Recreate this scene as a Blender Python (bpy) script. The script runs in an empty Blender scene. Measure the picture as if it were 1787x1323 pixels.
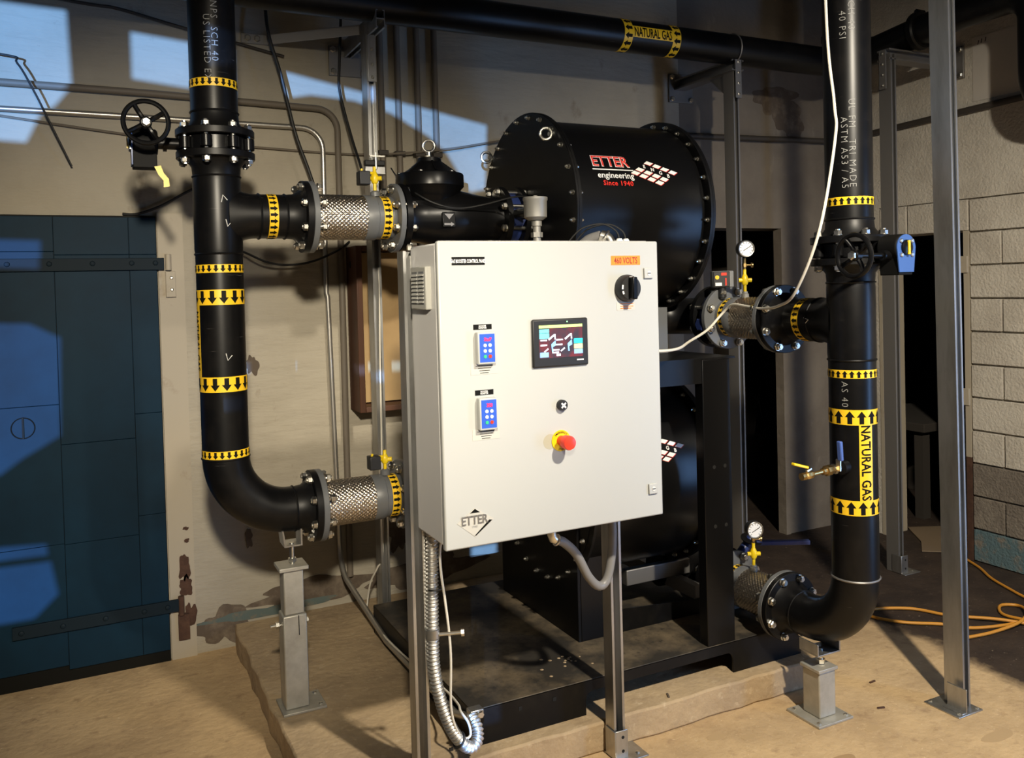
import bpy, bmesh, math, random
from mathutils import Vector, Matrix
random.seed(7)
PI = math.pi
scene = bpy.context.scene
COL = scene.collection

# ------------------------------------------------------------------ camera
F, CX, CY = 1484.7, 893.5, 535.8
yaw, pit, rol = (math.radians(a) for a in (26.4218, -1.2685, -1.5153))
fw = Vector((math.sin(yaw)*math.cos(pit), math.cos(yaw)*math.cos(pit), math.sin(pit)))
rt = Vector((math.cos(yaw), -math.sin(yaw), 0))
up = rt.cross(fw)
R_ = rt*math.cos(rol) + up*math.sin(rol)
U_ = -rt*math.sin(rol) + up*math.cos(rol)
cam = bpy.data.cameras.new('camera')
cam.sensor_width = 36.0
cam.lens = F/1787*36.0
cam.shift_y = (CY - 661.5)/1787
cam.clip_start = 0.05
cam_o = bpy.data.objects.new('camera', cam)
m = Matrix((R_, U_, -fw)).transposed().to_4x4()
m.translation = (0, 0, 1.70)
cam_o.matrix_world = m
COL.objects.link(cam_o)
scene.camera = cam_o

# ------------------------------------------------------------------ light
scene.view_settings.view_transform = 'Standard'
scene.view_settings.look = 'None'
scene.view_settings.gamma = 1
scene.view_settings.use_curve_mapping = False
scene.view_settings.exposure = 0.38
try:
    scene.cycles.use_denoising = True
    scene.cycles.max_bounces = 6
    scene.cycles.sample_clamp_indirect = 6
except Exception:
    pass
world = bpy.data.worlds.new('world')
scene.world = world
world.use_nodes = True
world.node_tree.nodes['Background'].inputs[0].default_value = (0.60, 0.70, 1.0, 1)
world.node_tree.nodes['Background'].inputs[1].default_value = 0.05


def lamp(kind, name, loc, target, energy, color, **kw):
    d = bpy.data.lights.new(name, kind)
    d.energy = energy
    d.color = color
    for k, v in kw.items():
        setattr(d, k, v)
    o = bpy.data.objects.new(name, d)
    o.location = loc
    o.rotation_euler = (Vector(target) - Vector(loc)).to_track_quat('-Z', 'Y').to_euler()
    COL.objects.link(o)
    return o


LAMP = Vector((1.70, 0.10, 3.10))
lamp('SPOT', 'ceiling_lamp_light', LAMP, (3.15, 2.0, 0.0), 560, (1.0, 0.90, 0.73), spot_size=math.radians(122), spot_blend=0.9, shadow_soft_size=0.06)
lamp('SPOT', 'second_lamp_light', (-0.08, -0.45, 2.65), (0.62, 4.28, 1.15), 590, (1.0, 0.89, 0.70), spot_size=math.radians(47), spot_blend=1.0, shadow_soft_size=0.09)
# daylight through the side doorway right of the camera
lamp('AREA', 'doorway_daylight', (4.70, -0.43, 1.05), (2.4, 1.1, 1.1), 55, (0.25, 0.50, 1.0), shape='RECTANGLE', size=0.62, size_y=2.0)
# low daylight from the yard through the patch-shaped holes of the added rear wall
YARD = Vector((-5.6, -12.0, 0.7))
lamp('SPOT', 'yard_daylight', YARD, (0.9, 4.28, 2.2), 21000, (0.22, 0.47, 1.0), spot_size=math.radians(32), spot_blend=0.1, shadow_soft_size=0.022)

# ------------------------------------------------------------------ materials
MATS = {}


def nd(nt, t, **kw):
    n = nt.nodes.new(t)
    for k, v in kw.items():
        setattr(n, k, v)
    return n


def mat(name, col, rough=0.5, metal=0.0, emit=0.0, spec=0.5, noise=None, bump=None, coat=0.0, alpha=1.0):
    """noise=(scale, colour2, lo, hi, stretch); bump=(scale, strength, stretch)"""
    if name in MATS:
        return MATS[name]
    mt = bpy.data.materials.new(name)
    mt.use_nodes = True
    nt = mt.node_tree
    b = nt.nodes['Principled BSDF']
    b.inputs['Base Color'].default_value = (*col, 1)
    b.inputs['Roughness'].default_value = rough
    b.inputs['Metallic'].default_value = metal
    b.inputs['Specular IOR Level'].default_value = spec
    b.inputs['Coat Weight'].default_value = coat
    b.inputs['Alpha'].default_value = alpha
    if emit:
        b.inputs['Emission Color'].default_value = (*col, 1)
        b.inputs['Emission Strength'].default_value = emit
    tc = nd(nt, 'ShaderNodeTexCoord')
    geo = nd(nt, 'ShaderNodeNewGeometry')

    def mapped(stretch):
        mp = nd(nt, 'ShaderNodeMapping')
        mp.inputs['Scale'].default_value = stretch
        nt.links.new(geo.outputs['Position'], mp.inputs['Vector'])
        return mp.outputs['Vector']
    if noise:
        layers = noise if isinstance(noise, list) else [noise]
        prev = None
        for sc, c2, lo, hi, st in layers:
            n = nd(nt, 'ShaderNodeTexNoise')
            n.inputs['Scale'].default_value = sc
            n.inputs['Detail'].default_value = 6
            n.inputs['Roughness'].default_value = 0.65
            nt.links.new(mapped(st), n.inputs['Vector'])
            mr = nd(nt, 'ShaderNodeMapRange')
            mr.inputs['From Min'].default_value = lo
            mr.inputs['From Max'].default_value = hi
            nt.links.new(n.outputs['Fac'], mr.inputs['Value'])
            mx = nd(nt, 'ShaderNodeMix', data_type='RGBA')
            nt.links.new(mr.outputs['Result'], mx.inputs['Factor'])
            if prev is None:
                mx.inputs[6].default_value = (*col, 1)
            else:
                nt.links.new(prev, mx.inputs[6])
            mx.inputs[7].default_value = (*c2, 1)
            prev = mx.outputs[2]
        nt.links.new(prev, b.inputs['Base Color'])
    if bump:
        sc, strg, st = bump
        n = nd(nt, 'ShaderNodeTexNoise')
        n.inputs['Scale'].default_value = sc
        n.inputs['Detail'].default_value = 8
        nt.links.new(mapped(st), n.inputs['Vector'])
        bp = nd(nt, 'ShaderNodeBump')
        bp.inputs['Strength'].default_value = strg
        bp.inputs['Distance'].default_value = 0.02
        nt.links.new(n.outputs['Fac'], bp.inputs['Height'])
        nt.links.new(bp.outputs['Normal'], b.inputs['Normal'])
    MATS[name] = mt
    return mt


S1 = (1, 1, 1)
M_black = mat('black_paint', (0.0035, 0.0035, 0.004), 0.42, spec=.25, noise=(9, (0.010, 0.009, 0.008), .5, .75, S1))
M_pipe = mat('black_pipe', (0.0032, 0.0032, 0.0036), 0.36, spec=.3, noise=[(7, (0.009, 0.008, 0.0075), .5, .75, S1), (6, (0.05, 0.047, 0.044), .665, .70, (1.2, 1.2, 26))])
M_satin = mat('black_satin', (0.0032, 0.0032, 0.0036), 0.31, spec=.30)
M_cast = mat('cast_black', (0.004, 0.004, 0.004), 0.6, spec=.15)
M_rub = mat('black_plastic', (0.012, 0.012, 0.013), 0.5)
M_dark = mat('dark_void', (0.004, 0.004, 0.004), 0.9)
M_zinc = mat('zinc_bolt', (0.72, 0.70, 0.64), 0.28, 1.0)
M_galv = mat('galvanised_strut', (0.50, 0.50, 0.49), 0.36, 0.9, noise=(14, (0.34, 0.33, 0.31), .4, .7, (1, 1, .2)))
M_galvd = mat('dull_strut', (0.26, 0.25, 0.24), 0.5, 0.7)
M_steel = mat('steel_stand', (0.48, 0.46, 0.40), 0.5, 0.55, noise=(10, (0.36, 0.34, 0.29), .4, .7, S1))
M_grey = mat('grey_primer', (0.17, 0.175, 0.18), 0.5)
M_greyl = mat('grey_flange_paint', (0.125, 0.13, 0.135), 0.42)
M_alu = mat('cast_aluminium', (0.36, 0.35, 0.32), 0.5, 0.4)
M_braid = mat('steel_braid', (0.62, 0.55, 0.46), 0.33, 1.0)
M_white = mat('panel_white', (0.45, 0.458, 0.445), 0.38)
M_body_lift = mat('panel_body_lifted', (0.68, 0.67, 0.655), 0.42)  # same white as the door, lightened to offset the shade on its side
M_vent = mat('vent_plastic', (0.42, 0.415, 0.38), 0.5)
M_yel = mat('yellow_tape', (0.90, 0.56, 0.02), 0.42)
M_yel2 = mat('yellow_valve', (0.78, 0.55, 0.01), 0.35)
M_ink = mat('black_ink', (0.005, 0.005, 0.004), 0.6, spec=.15)
M_wink = mat('white_ink', (0.85, 0.85, 0.83), 0.5)
M_sten = mat('stencil_white', (0.26, 0.26, 0.25), 0.6)
M_red = mat('red_ink', (0.75, 0.03, 0.02), 0.4)
M_redp = mat('red_button', (0.85, 0.045, 0.02), 0.35)
M_orange = mat('orange_label', (0.95, 0.25, 0.02), 0.45)
M_dred = mat('dark_red_ink', (0.30, 0.02, 0.01), 0.5)
M_blue = mat('blue_keypad', (0.03, 0.10, 0.55), 0.4)
M_navy = mat('navy_valve', (0.02, 0.035, 0.13), 0.4)
M_bplate = mat('blue_plate', (0.035, 0.085, 0.26), 0.35)
M_bhand = mat('blue_handle', (0.06, 0.11, 0.35), 0.35)
M_brass = mat('brass', (0.60, 0.42, 0.17), 0.32, 1.0)
M_cable = mat('white_cable', (0.74, 0.70, 0.60), 0.5)
M_bcable = mat('black_cable', (0.012, 0.012, 0.012), 0.55)
M_gcond = mat('grey_conduit', (0.21, 0.205, 0.20), 0.42)
M_dial = mat('dial_white', (0.82, 0.82, 0.80), 0.4)
M_paintcond = mat('painted_conduit', (0.155, 0.13, 0.10), 0.6)
M_darkcond = mat('dark_conduit', (0.045, 0.037, 0.03), 0.6)
M_wood = mat('stained_wood', (0.11, 0.042, 0.018), 0.55, noise=(8, (0.06, 0.024, 0.012), .4, .7, (1, 1, .15)))
M_ply = mat('tan_board', (0.42, 0.28, 0.125), 0.6, noise=(5, (0.36, 0.23, 0.10), .4, .7, S1))
M_cord = mat('orange_cord', (0.62, 0.27, 0.03), 0.5)
M_card = mat('cardboard', (0.20, 0.145, 0.09), 0.8)
M_deck = mat('skid_deck', (0.028, 0.024, 0.019), 0.62, noise=[(3.2, (0.19, 0.145, 0.09), .43, .72, S1), (40, (0.012, 0.011, 0.010), .55, .8, S1)])
M_conc = mat('pad_concrete', (0.46, 0.34, 0.20), 0.85, noise=[(3, (0.33, 0.24, 0.145), .4, .65, S1), (26, (0.55, 0.43, 0.28), .58, .75, S1)], bump=(30, .35, S1))
M_wall = mat('painted_concrete', (0.40, 0.36, 0.285), 0.8, noise=[(1.3, (0.33, 0.295, 0.23), .4, .65, S1), (6, (0.20, 0.155, 0.105), .64, .80, (1, 1, .6)), (30, (0.24, 0.19, 0.13), .70, .78, S1)], bump=(9, .6, (.6, 1, 2.2)))
M_block = mat('painted_block', (0.56, 0.52, 0.45), 0.85, noise=[(4, (0.46, 0.42, 0.36), .4, .65, S1), (60, (0.62, 0.58, 0.50), .6, .8, S1)], bump=(70, .4, S1))
M_blockd = mat('dirty_block', (0.17, 0.145, 0.12), 0.9, noise=(7, (0.27, 0.235, 0.19), .45, .7, S1), bump=(70, .5, S1))
M_blockb = mat('blue_painted_block', (0.10, 0.16, 0.18), 0.9, noise=(14, (0.20, 0.18, 0.15), .5, .65, S1), bump=(70, .5, S1))
M_mortar = mat('mortar', (0.19, 0.165, 0.135), 0.9)
M_dkconc = mat('dark_concrete', (0.205, 0.175, 0.14), 0.85, noise=[(1.6, (0.15, 0.125, 0.10), .4, .65, S1), (5, (0.27, 0.235, 0.19), .60, .75, (1, 1, .4))], bump=(9, .5, (1, 1, 1.3)))  # darker concrete for the right end of the back wall and the beam
M_frame = mat('door_frame_paint', (0.40, 0.35, 0.27), 0.6, noise=(6, (0.28, 0.22, 0.15), .6, .75, S1))
M_rust = mat('rust', (0.06, 0.028, 0.017), 0.9, noise=(20, (0.10, 0.05, 0.03), .45, .7, S1))
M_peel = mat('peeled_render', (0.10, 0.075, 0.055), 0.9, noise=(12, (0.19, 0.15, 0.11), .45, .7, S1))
M_door = mat('blue_door_paint', (0.005, 0.024, 0.046), 0.55, spec=.12, noise=(2.2, (0.004, 0.016, 0.030), .4, .7, S1))
M_strap = mat('strap_paint', (0.008, 0.016, 0.024), 0.6, spec=.12)
M_teal = mat('teal_skirting_paint', (0.09, 0.12, 0.115), 0.8, noise=(18, (0.17, 0.14, 0.10), .5, .65, S1))
M_ceil = mat('ceiling_paint', (0.10, 0.085, 0.07), 0.9)
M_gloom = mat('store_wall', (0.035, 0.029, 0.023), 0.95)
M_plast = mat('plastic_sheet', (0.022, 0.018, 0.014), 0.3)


def floor_material():
    mt = bpy.data.materials.new('floor_concrete')
    mt.use_nodes = True
    nt = mt.node_tree
    b = nt.nodes['Principled BSDF']
    b.inputs['Roughness'].default_value = 0.8
    geo = nd(nt, 'ShaderNodeNewGeometry')

    def noise(s, lo, hi):
        n = nd(nt, 'ShaderNodeTexNoise')
        n.inputs['Scale'].default_value = s
        n.inputs['Detail'].default_value = 7
        n.inputs['Roughness'].default_value = .68
        nt.links.new(geo.outputs['Position'], n.inputs['Vector'])
        mr = nd(nt, 'ShaderNodeMapRange')
        mr.inputs['From Min'].default_value = lo
        mr.inputs['From Max'].default_value = hi
        nt.links.new(n.outputs['Fac'], mr.inputs['Value'])
        return mr.outputs['Result'], n.outputs['Fac']

    def mix(f, a, c):
        mx = nd(nt, 'ShaderNodeMix', data_type='RGBA')
        nt.links.new(f, mx.inputs['Factor'])
        for s, v in ((6, a), (7, c)):
            if isinstance(v, tuple):
                mx.inputs[s].default_value = (*v, 1)
            else:
                nt.links.new(v, mx.inputs[s])
        return mx.outputs[2]
    f1, _ = noise(2.2, .38, .66)
    f2, _ = noise(13, .55, .75)
    f3, _ = noise(45, .62, .72)
    slab = mix(f1, (0.57, 0.405, 0.22), (0.41, 0.285, 0.155))
    slab = mix(f2, slab, (0.32, 0.21, 0.115))
    slab = mix(f3, slab, (0.68, 0.53, 0.33))
    f4, _ = noise(150, .60, .70)
    slab = mix(f4, slab, (0.25, 0.165, 0.09))
    f5, _ = noise(95, .64, .70)
    slab = mix(f5, slab, (0.74, 0.60, 0.40))
    d1, _ = noise(5, .4, .7)
    d2, _ = noise(48, .63, .68)
    dirt = mix(d1, (0.024, 0.014, 0.009), (0.052, 0.033, 0.021))
    dirt = mix(d2, dirt, (0.24, 0.19, 0.14))
    # the slab stops at a ragged edge; packed dirt goes on beyond it
    sx = nd(nt, 'ShaderNodeSeparateXYZ')
    nt.links.new(geo.outputs['Position'], sx.inputs[0])
    _, raw = noise(2.5, 0, 1)
    ad = nd(nt, 'ShaderNodeMath', operation='MULTIPLY_ADD')
    nt.links.new(raw, ad.inputs[0])
    ad.inputs[1].default_value = 0.45
    nt.links.new(sx.outputs['X'], ad.inputs[2])
    mr = nd(nt, 'ShaderNodeMapRange')
    mr.inputs['From Min'].default_value = 3.57
    mr.inputs['From Max'].default_value = 3.70
    nt.links.new(ad.outputs[0], mr.inputs['Value'])
    nt.links.new(mix(mr.outputs['Result'], slab, dirt), b.inputs['Base Color'])
    n = nd(nt, 'ShaderNodeTexNoise')
    n.inputs['Scale'].default_value = 28
    n.inputs['Detail'].default_value = 8
    nt.links.new(geo.outputs['Position'], n.inputs['Vector'])
    bp = nd(nt, 'ShaderNodeBump')
    bp.inputs['Strength'].default_value = .28
    bp.inputs['Distance'].default_value = .02
    nt.links.new(n.outputs['Fac'], bp.inputs['Height'])
    nt.links.new(bp.outputs['Normal'], b.inputs['Normal'])
    return mt


M_floor = floor_material()


def screen_material():
    mt = bpy.data.materials.new('screen_picture')
    mt.use_nodes = True
    nt = mt.node_tree
    b = nt.nodes['Principled BSDF']
    b.inputs['Roughness'].default_value = .15
    geo = nd(nt, 'ShaderNodeNewGeometry')
    n = nd(nt, 'ShaderNodeTexNoise')
    n.inputs['Scale'].default_value = 16
    n.inputs['Distortion'].default_value = 1.2
    nt.links.new(geo.outputs['Position'], n.inputs['Vector'])
    cr = nd(nt, 'ShaderNodeValToRGB')
    cr.color_ramp.elements[0].position = .42
    cr.color_ramp.elements[0].color = (.055, .04, .065, 1)
    cr.color_ramp.elements[1].position = .62
    cr.color_ramp.elements[1].color = (.22, .03, .045, 1)
    nt.links.new(n.outputs['Fac'], cr.inputs['Fac'])
    b.inputs['Base Color'].default_value = (.02, .02, .02, 1)
    nt.links.new(cr.outputs['Color'], b.inputs['Emission Color'])
    b.inputs['Emission Strength'].default_value = 1.0
    return mt


M_screen = screen_material()

# ------------------------------------------------------------------ mesh builder
V = Vector


def basis(d):
    d = V(d).normalized()
    a = V((0, 0, 1)) if abs(d.z) < .9 else V((1, 0, 0))
    u = a.cross(d).normalized()
    return u, d.cross(u), d


def smooth_path(pts, n=6):
    pts = [V(p) for p in pts]
    out = []
    for i in range(len(pts)-1):
        p0 = pts[max(i-1, 0)]
        p1, p2 = pts[i], pts[i+1]
        p3 = pts[min(i+2, len(pts)-1)]
        for k in range(n):
            t = k/n
            out.append(.5*((2*p1)+(p2-p0)*t+(2*p0-5*p1+4*p2-p3)*t*t+(3*p1-p0-3*p2+p3)*t**3))
    out.append(pts[-1])
    return out


class MB:
    def __init__(s):
        s.v = []
        s.f = []

    def add(s, vs, fs):
        o = len(s.v)
        s.v += [V(p) for p in vs]
        s.f += [tuple(i+o for i in f) for f in fs]
        return s

    def box(s, x0, x1, y0, y1, z0, z1):
        vs = [(x, y, z) for z in (z0, z1) for y in (y0, y1) for x in (x0, x1)]
        return s.add(vs, [(0, 2, 3, 1), (4, 5, 7, 6), (0, 1, 5, 4), (2, 6, 7, 3), (0, 4, 6, 2), (1, 3, 7, 5)])

    def obox(s, c, ax, ay, az, hx, hy, hz):
        c, ax, ay, az = V(c), V(ax).normalized(), V(ay).normalized(), V(az).normalized()
        vs = [c+ax*(hx*i)+ay*(hy*j)+az*(hz*k) for k in (-1, 1) for j in (-1, 1) for i in (-1, 1)]
        return s.add(vs, [(0, 2, 3, 1), (4, 5, 7, 6), (0, 1, 5, 4), (2, 6, 7, 3), (0, 4, 6, 2), (1, 3, 7, 5)])

    def lathe(s, p, d, prof, seg=32, caps=True, e=(1, 1)):
        u, w, d = basis(d)
        p = V(p)
        vs, fs = [], []
        for t, r in prof:
            for k in range(seg):
                a = 2*PI*k/seg
                vs.append(p+d*t+u*(r*e[0]*math.cos(a))+w*(r*e[1]*math.sin(a)))
        n = len(prof)
        for i in range(n-1):
            for k in range(seg):
                k2 = (k+1) % seg
                fs.append((i*seg+k, i*seg+k2, (i+1)*seg+k2, (i+1)*seg+k))
        if caps:
            fs.append(tuple(range(seg))[::-1])
            fs.append(tuple(range((n-1)*seg, n*seg)))
        return s.add(vs, fs)

    def cyl(s, a, b, r, seg=24, r1=None):
        a, b = V(a), V(b)
        return s.lathe(a, b-a, [(0, r), ((b-a).length, r if r1 is None else r1)], seg)

    def tube(s, pts, r, seg=8, closed=False):
        pts = [V(p) for p in pts]
        n = len(pts)
        rr = r if isinstance(r, list) else [r]*n
        vs, fs = [], []
        u = None
        for i in range(n):
            t = (pts[(i+1) % n]-pts[i-1]) if closed else (pts[min(i+1, n-1)]-pts[max(i-1, 0)])
            t.normalize()
            if u is None:
                u = basis(t)[0]
            u = (u-t*u.dot(t)).normalized()
            w = t.cross(u)
            for k in range(seg):
                a = 2*PI*k/seg
                vs.append(pts[i]+u*(rr[i]*math.cos(a))+w*(rr[i]*math.sin(a)))
        for i in range(n if closed else n-1):
            j = (i+1) % n
            for k in range(seg):
                k2 = (k+1) % seg
                fs.append((i*seg+k, i*seg+k2, j*seg+k2, j*seg+k))
        if not closed:
            fs.append(tuple(range(seg))[::-1])
            fs.append(tuple(range((n-1)*seg, n*seg)))
        return s.add(vs, fs)

    def torus(s, c, d, R, r, n=32, seg=8):
        u, w, d = basis(d)
        return s.tube([V(c)+u*(R*math.cos(2*PI*i/n))+w*(R*math.sin(2*PI*i/n)) for i in range(n)], r, seg, True)

    def prism(s, poly, a, b):
        """poly: 3D points of the outline, extruded from offset a to offset b (vectors)"""
        n = len(poly)
        a, b = V(a), V(b)
        vs = [V(p)+a for p in poly]+[V(p)+b for p in poly]
        fs = [tuple(range(n))[::-1], tuple(range(n, 2*n))]
        fs += [(i, (i+1) % n, n+(i+1) % n, n+i) for i in range(n)]
        return s.add(vs, fs)


# ------------------------------------------------------------------ objects
WLOC = {}


def mesh_from(mb, name, centre, material, sharp=35):
    me = bpy.data.meshes.new(name)
    me.from_pydata([tuple(v-centre) for v in mb.v], [], mb.f)
    bm = bmesh.new()
    bm.from_mesh(me)
    bmesh.ops.recalc_face_normals(bm, faces=bm.faces)
    bm.to_mesh(me)
    bm.free()
    me.polygons.foreach_set('use_smooth', [True]*len(me.polygons))
    me.set_sharp_from_angle(angle=math.radians(sharp))
    me.materials.append(material)
    return me


def tag(o, label=None, cat=None, group=None, kind=None):
    if label:
        o['label'] = label
    if cat:
        o['category'] = cat
    if group:
        o['group'] = group
    if kind:
        o['kind'] = kind
    return o


def thing(name, label, cat, base, group=None):
    o = bpy.data.objects.new(name, None)
    o.empty_display_size = .05
    COL.objects.link(o)
    o.location = base
    WLOC[o.name] = V(base)
    return tag(o, label, cat, group)


def part(name, mb, material, parent=None, bevel=0, label=None, sharp=35):
    lo = V([min(v[i] for v in mb.v) for i in range(3)])
    hi = V([max(v[i] for v in mb.v) for i in range(3)])
    c = (lo+hi)/2
    me = mesh_from(mb, name, c, material, sharp)
    o = bpy.data.objects.new(name, me)
    COL.objects.link(o)
    place(o, c, parent)
    if bevel:
        b = o.modifiers.new('bevel', 'BEVEL')
        b.width = bevel
        b.segments = 2
        b.limit_method = 'ANGLE'
    if label:
        o['label'] = label
    return o


def place(o, world_loc, parent):
    if parent is not None:
        o.parent = parent
        o.location = V(world_loc)-WLOC[parent.name]
    else:
        o.location = world_loc
    WLOC[o.name] = V(world_loc)


def single(name, mb, material, label, cat, group=None, bevel=0, kind=None):
    return tag(part(name, mb, material, None, bevel), label, cat, group, kind)


def struct(name, mb, material, parent=None):
    o = part(name, mb, material, parent)
    if parent is None:
        o['kind'] = 'structure'
    return o


def inst(name, me, parent, loc, axis=None, spin=0.0):
    o = bpy.data.objects.new(name, me)
    COL.objects.link(o)
    place(o, loc, parent)
    if axis is not None:
        u, w, d = basis(axis)
        o.rotation_euler = (Matrix((u, w, d)).transposed() @ Matrix.Rotation(spin, 3, 'Z')).to_euler()
    return o


def shared(name, mb, material):
    return mesh_from(mb, name, V((0, 0, 0)), material)


# stud with two nuts, axis +Z, centred on z=0; grip = distance between the nuts' inner faces
def stud_mesh(name, grip, d=.019, tail=.022):
    mb = MB()
    h = grip/2
    mb.cyl((0, 0, -h-tail), (0, 0, h+tail), d*.45, 10)
    for s in (-1, 1):
        mb.lathe((0, 0, s*h), (0, 0, s), [(0, .0165), (.003, .0165)], 16)
        mb.lathe((0, 0, s*(h+.003)), (0, 0, s), [(0, .0152), (.012, .0152), (.0145, .0125)], 6)
    return shared(name, mb, M_zinc)


BOLT_FF = stud_mesh('flange_bolt', .056)
BOLT_V = stud_mesh('valve_stud', .110)


def small_bolt(d=.010):
    mb = MB()
    mb.cyl((0, 0, -.004), (0, 0, .018), d*.5, 8)
    mb.lathe((0, 0, 0), (0, 0, 1), [(0, d*1.0), (.002, d*1.0)], 12)
    mb.lathe((0, 0, .002), (0, 0, 1), [(0, d*.9), (.009, d*.9)], 6)
    return shared('cap_bolt', mb, M_zinc)


CAPB = small_bolt()
mbx = MB()
mbx.lathe((0, 0, 0), (0, 0, 1), [(0, .016), (.009, .016), (.012, .012)], 6)
HEAD = shared('hex_head', mbx, M_zinc)
DRIV = shared('rivet_head', MB().lathe((0, 0, 0), (0, 0, 1), [(0, .012), (.005, .010), (.007, .005)], 8), M_strap)
mbx = MB()
mbx.lathe((0, 0, 0), (0, 0, 1), [(0, .008), (.004, .008), (.006, .005)], 6)
SHEAD = shared('small_hex_head', mbx, M_zinc)

PR = .0842     # pipe radius
FR = .1397     # flange radius
FT = .0254     # flange thickness
BCR = .1207    # bolt circle radius


def weld_neck(parent, face, d, material, bolts=None, boltmesh=None, boltc=0.0, name='flange', spin0=PI/8):
    """flange whose face sits at `face`, hub running away along d"""
    d = V(d).normalized()
    f = part(name, MB().lathe(face, d, [(0, FR-.002), (.002, FR), (FT-.002, FR), (FT, FR-.002), (FT, .108), (.055, PR+.003), (.089, PR)], 48), material, parent)
    if boltmesh:
        u, w, d2 = basis(d)
        for k in range(8):
            a = 2*PI*k/8+spin0
            inst('bolt', boltmesh, f, V(face)+u*(BCR*math.cos(a))+w*(BCR*math.sin(a))+d*boltc, d, .3*k)
    return f


def weld_bead(parent, c, d, r=PR, m_=None):
    return part('weld_bead', MB().torus(c, d, r+.0005, .0042, 40, 6), m_ or M_black, parent)


def arrow_band(parent, c, r, n, h, down, axis='z', spin=0.0):
    """yellow tape round a pipe with black arrows printed on it; down=-1/+1 along the axis"""
    ax = {'z': V((0, 0, 1)), 'x': V((1, 0, 0)), 'y': V((0, 1, 0))}[axis]
    u, w, d = basis(ax)
    c = V(c)
    t = part('arrow_band', MB().lathe(c-d*(h/2), d, [(0, r+.0009), (h, r+.0009)], 56, False), M_yel, parent)
    mb = MB()
    R = r+.0018
    pitch = 2*PI/n
    hs, hw = pitch*.20, pitch*.42

    def pt(a, z):
        return c+u*(R*math.cos(a))+w*(R*math.sin(a))+d*(z*down)
    for k in range(n):
        a = k*pitch+spin
        z0, z1, z2 = -h*.42, h*.02, h*.42
        for sg in (-1, 1):
            mb.add([pt(a, z0), pt(a+sg*hs, z0), pt(a+sg*hs, z1), pt(a, z1)], [(0, 1, 2, 3)])
            mb.add([pt(a, z1), pt(a+sg*hw, z1), pt(a, z2)], [(0, 1, 2)])
    part('arrow_print', mb, M_ink, t)
    return t


# ------------------------------------------------------------------ lettering
def text2d(s, h, sx=1.0, bold=0.0, space=1.0, slices=None):
    cu = bpy.data.curves.new('t', 'FONT')
    cu.body = s
    cu.resolution_u = 2
    cu.offset = bold
    cu.space_character = space
    ob = bpy.data.objects.new('t', cu)
    COL.objects.link(ob)
    bpy.context.view_layer.update()
    dg = bpy.context.evaluated_depsgraph_get()
    me = bpy.data.meshes.new_from_object(ob.evaluated_get(dg))
    bpy.data.objects.remove(ob)
    bpy.data.curves.remove(cu)
    bm = bmesh.new()
    bm.from_mesh(me)
    bpy.data.meshes.remove(me)
    xs = [v.co.x for v in bm.verts]
    k = h/0.70
    cx = (min(xs)+max(xs))/2
    for v in bm.verts:
        v.co = V(((v.co.x-cx)*k*sx, (v.co.y-.35)*k, 0))
    bmesh.ops.remove_doubles(bm, verts=bm.verts, dist=1e-6)
    if slices:
        ax, st = slices
        lo = min(v.co[ax] for v in bm.verts)
        hi = max(v.co[ax] for v in bm.verts)
        t = lo+st
        no = V((1, 0, 0)) if ax == 0 else V((0, 1, 0))
        while t < hi:
            bmesh.ops.bisect_plane(bm, geom=bm.verts[:]+bm.edges[:]+bm.faces[:], plane_co=no*t, plane_no=no)
            t += st
    bm.verts.index_update()
    vs = [v.co.copy() for v in bm.verts]
    fs = [tuple(v.index for v in f.verts) for f in bm.faces]
    bm.free()
    return vs, fs


def put_text(name, s, h, fn, material, parent, sx=1.0, bold=0.0, space=1.0, slices=None):
    vs, fs = text2d(s, h, sx, bold, space, slices)
    mb = MB()
    mb.v = [V(fn(v.x, v.y)) for v in vs]
    mb.f = fs
    lo = V([min(v[i] for v in mb.v) for i in range(3)])
    hi = V([max(v[i] for v in mb.v) for i in range(3)])
    c = (lo+hi)/2
    me = bpy.data.meshes.new(name)
    me.from_pydata([tuple(v-c) for v in mb.v], [], mb.f)
    me.materials.append(material)
    o = bpy.data.objects.new(name, me)
    COL.objects.link(o)
    place(o, c, parent)
    return o


def vcyl(cx, cy, r, th0, z0):
    """surface map round a vertical pipe: (arc to the viewer's right, height)"""
    return lambda a, z: (cx+r*math.sin(th0+a/r), cy-r*math.cos(th0+a/r), z0+z)


def vcyl_down(cx, cy, r, th0, z0):
    f = vcyl(cx, cy, r, th0, z0)
    return lambda u, v: f(v, -u)


def hcyl(x0, cy, cz, r, ph0):
    return lambda u, v: (x0+u, cy-r*math.cos(ph0+v/r), cz+r*math.sin(ph0+v/r))


def front(x0, y, z0):
    return lambda u, v: (x0+u, y, z0+v)


# ------------------------------------------------------------------ strut channel
def strut_mb(mb, p0, p1, open_dir, double=False, w=.0413, d=.0413, t=.0027, lip=.0095):
    p0, p1 = V(p0), V(p1)
    ax = (p1-p0).normalized()
    o = V(open_dir).normalized()
    s = ax.cross(o).normalized()

    def outline(sign):
        q = [(-w/2+lip, 0), (-w/2, 0), (-w/2, d), (w/2, d), (w/2, 0), (w/2-lip, 0), (w/2-lip, t*2), (w/2-t, t*2), (w/2-t, d-t), (-w/2+t, d-t), (-w/2+t, t*2), (-w/2+lip, t*2)]
        tot = d if double else d/2
        return [s*a + o*(sign*(tot-b)) for a, b in q]
    for sg in ((1, -1) if double else (1,)):
        mb.prism(outline(sg), p0, p1)
    return mb

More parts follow.
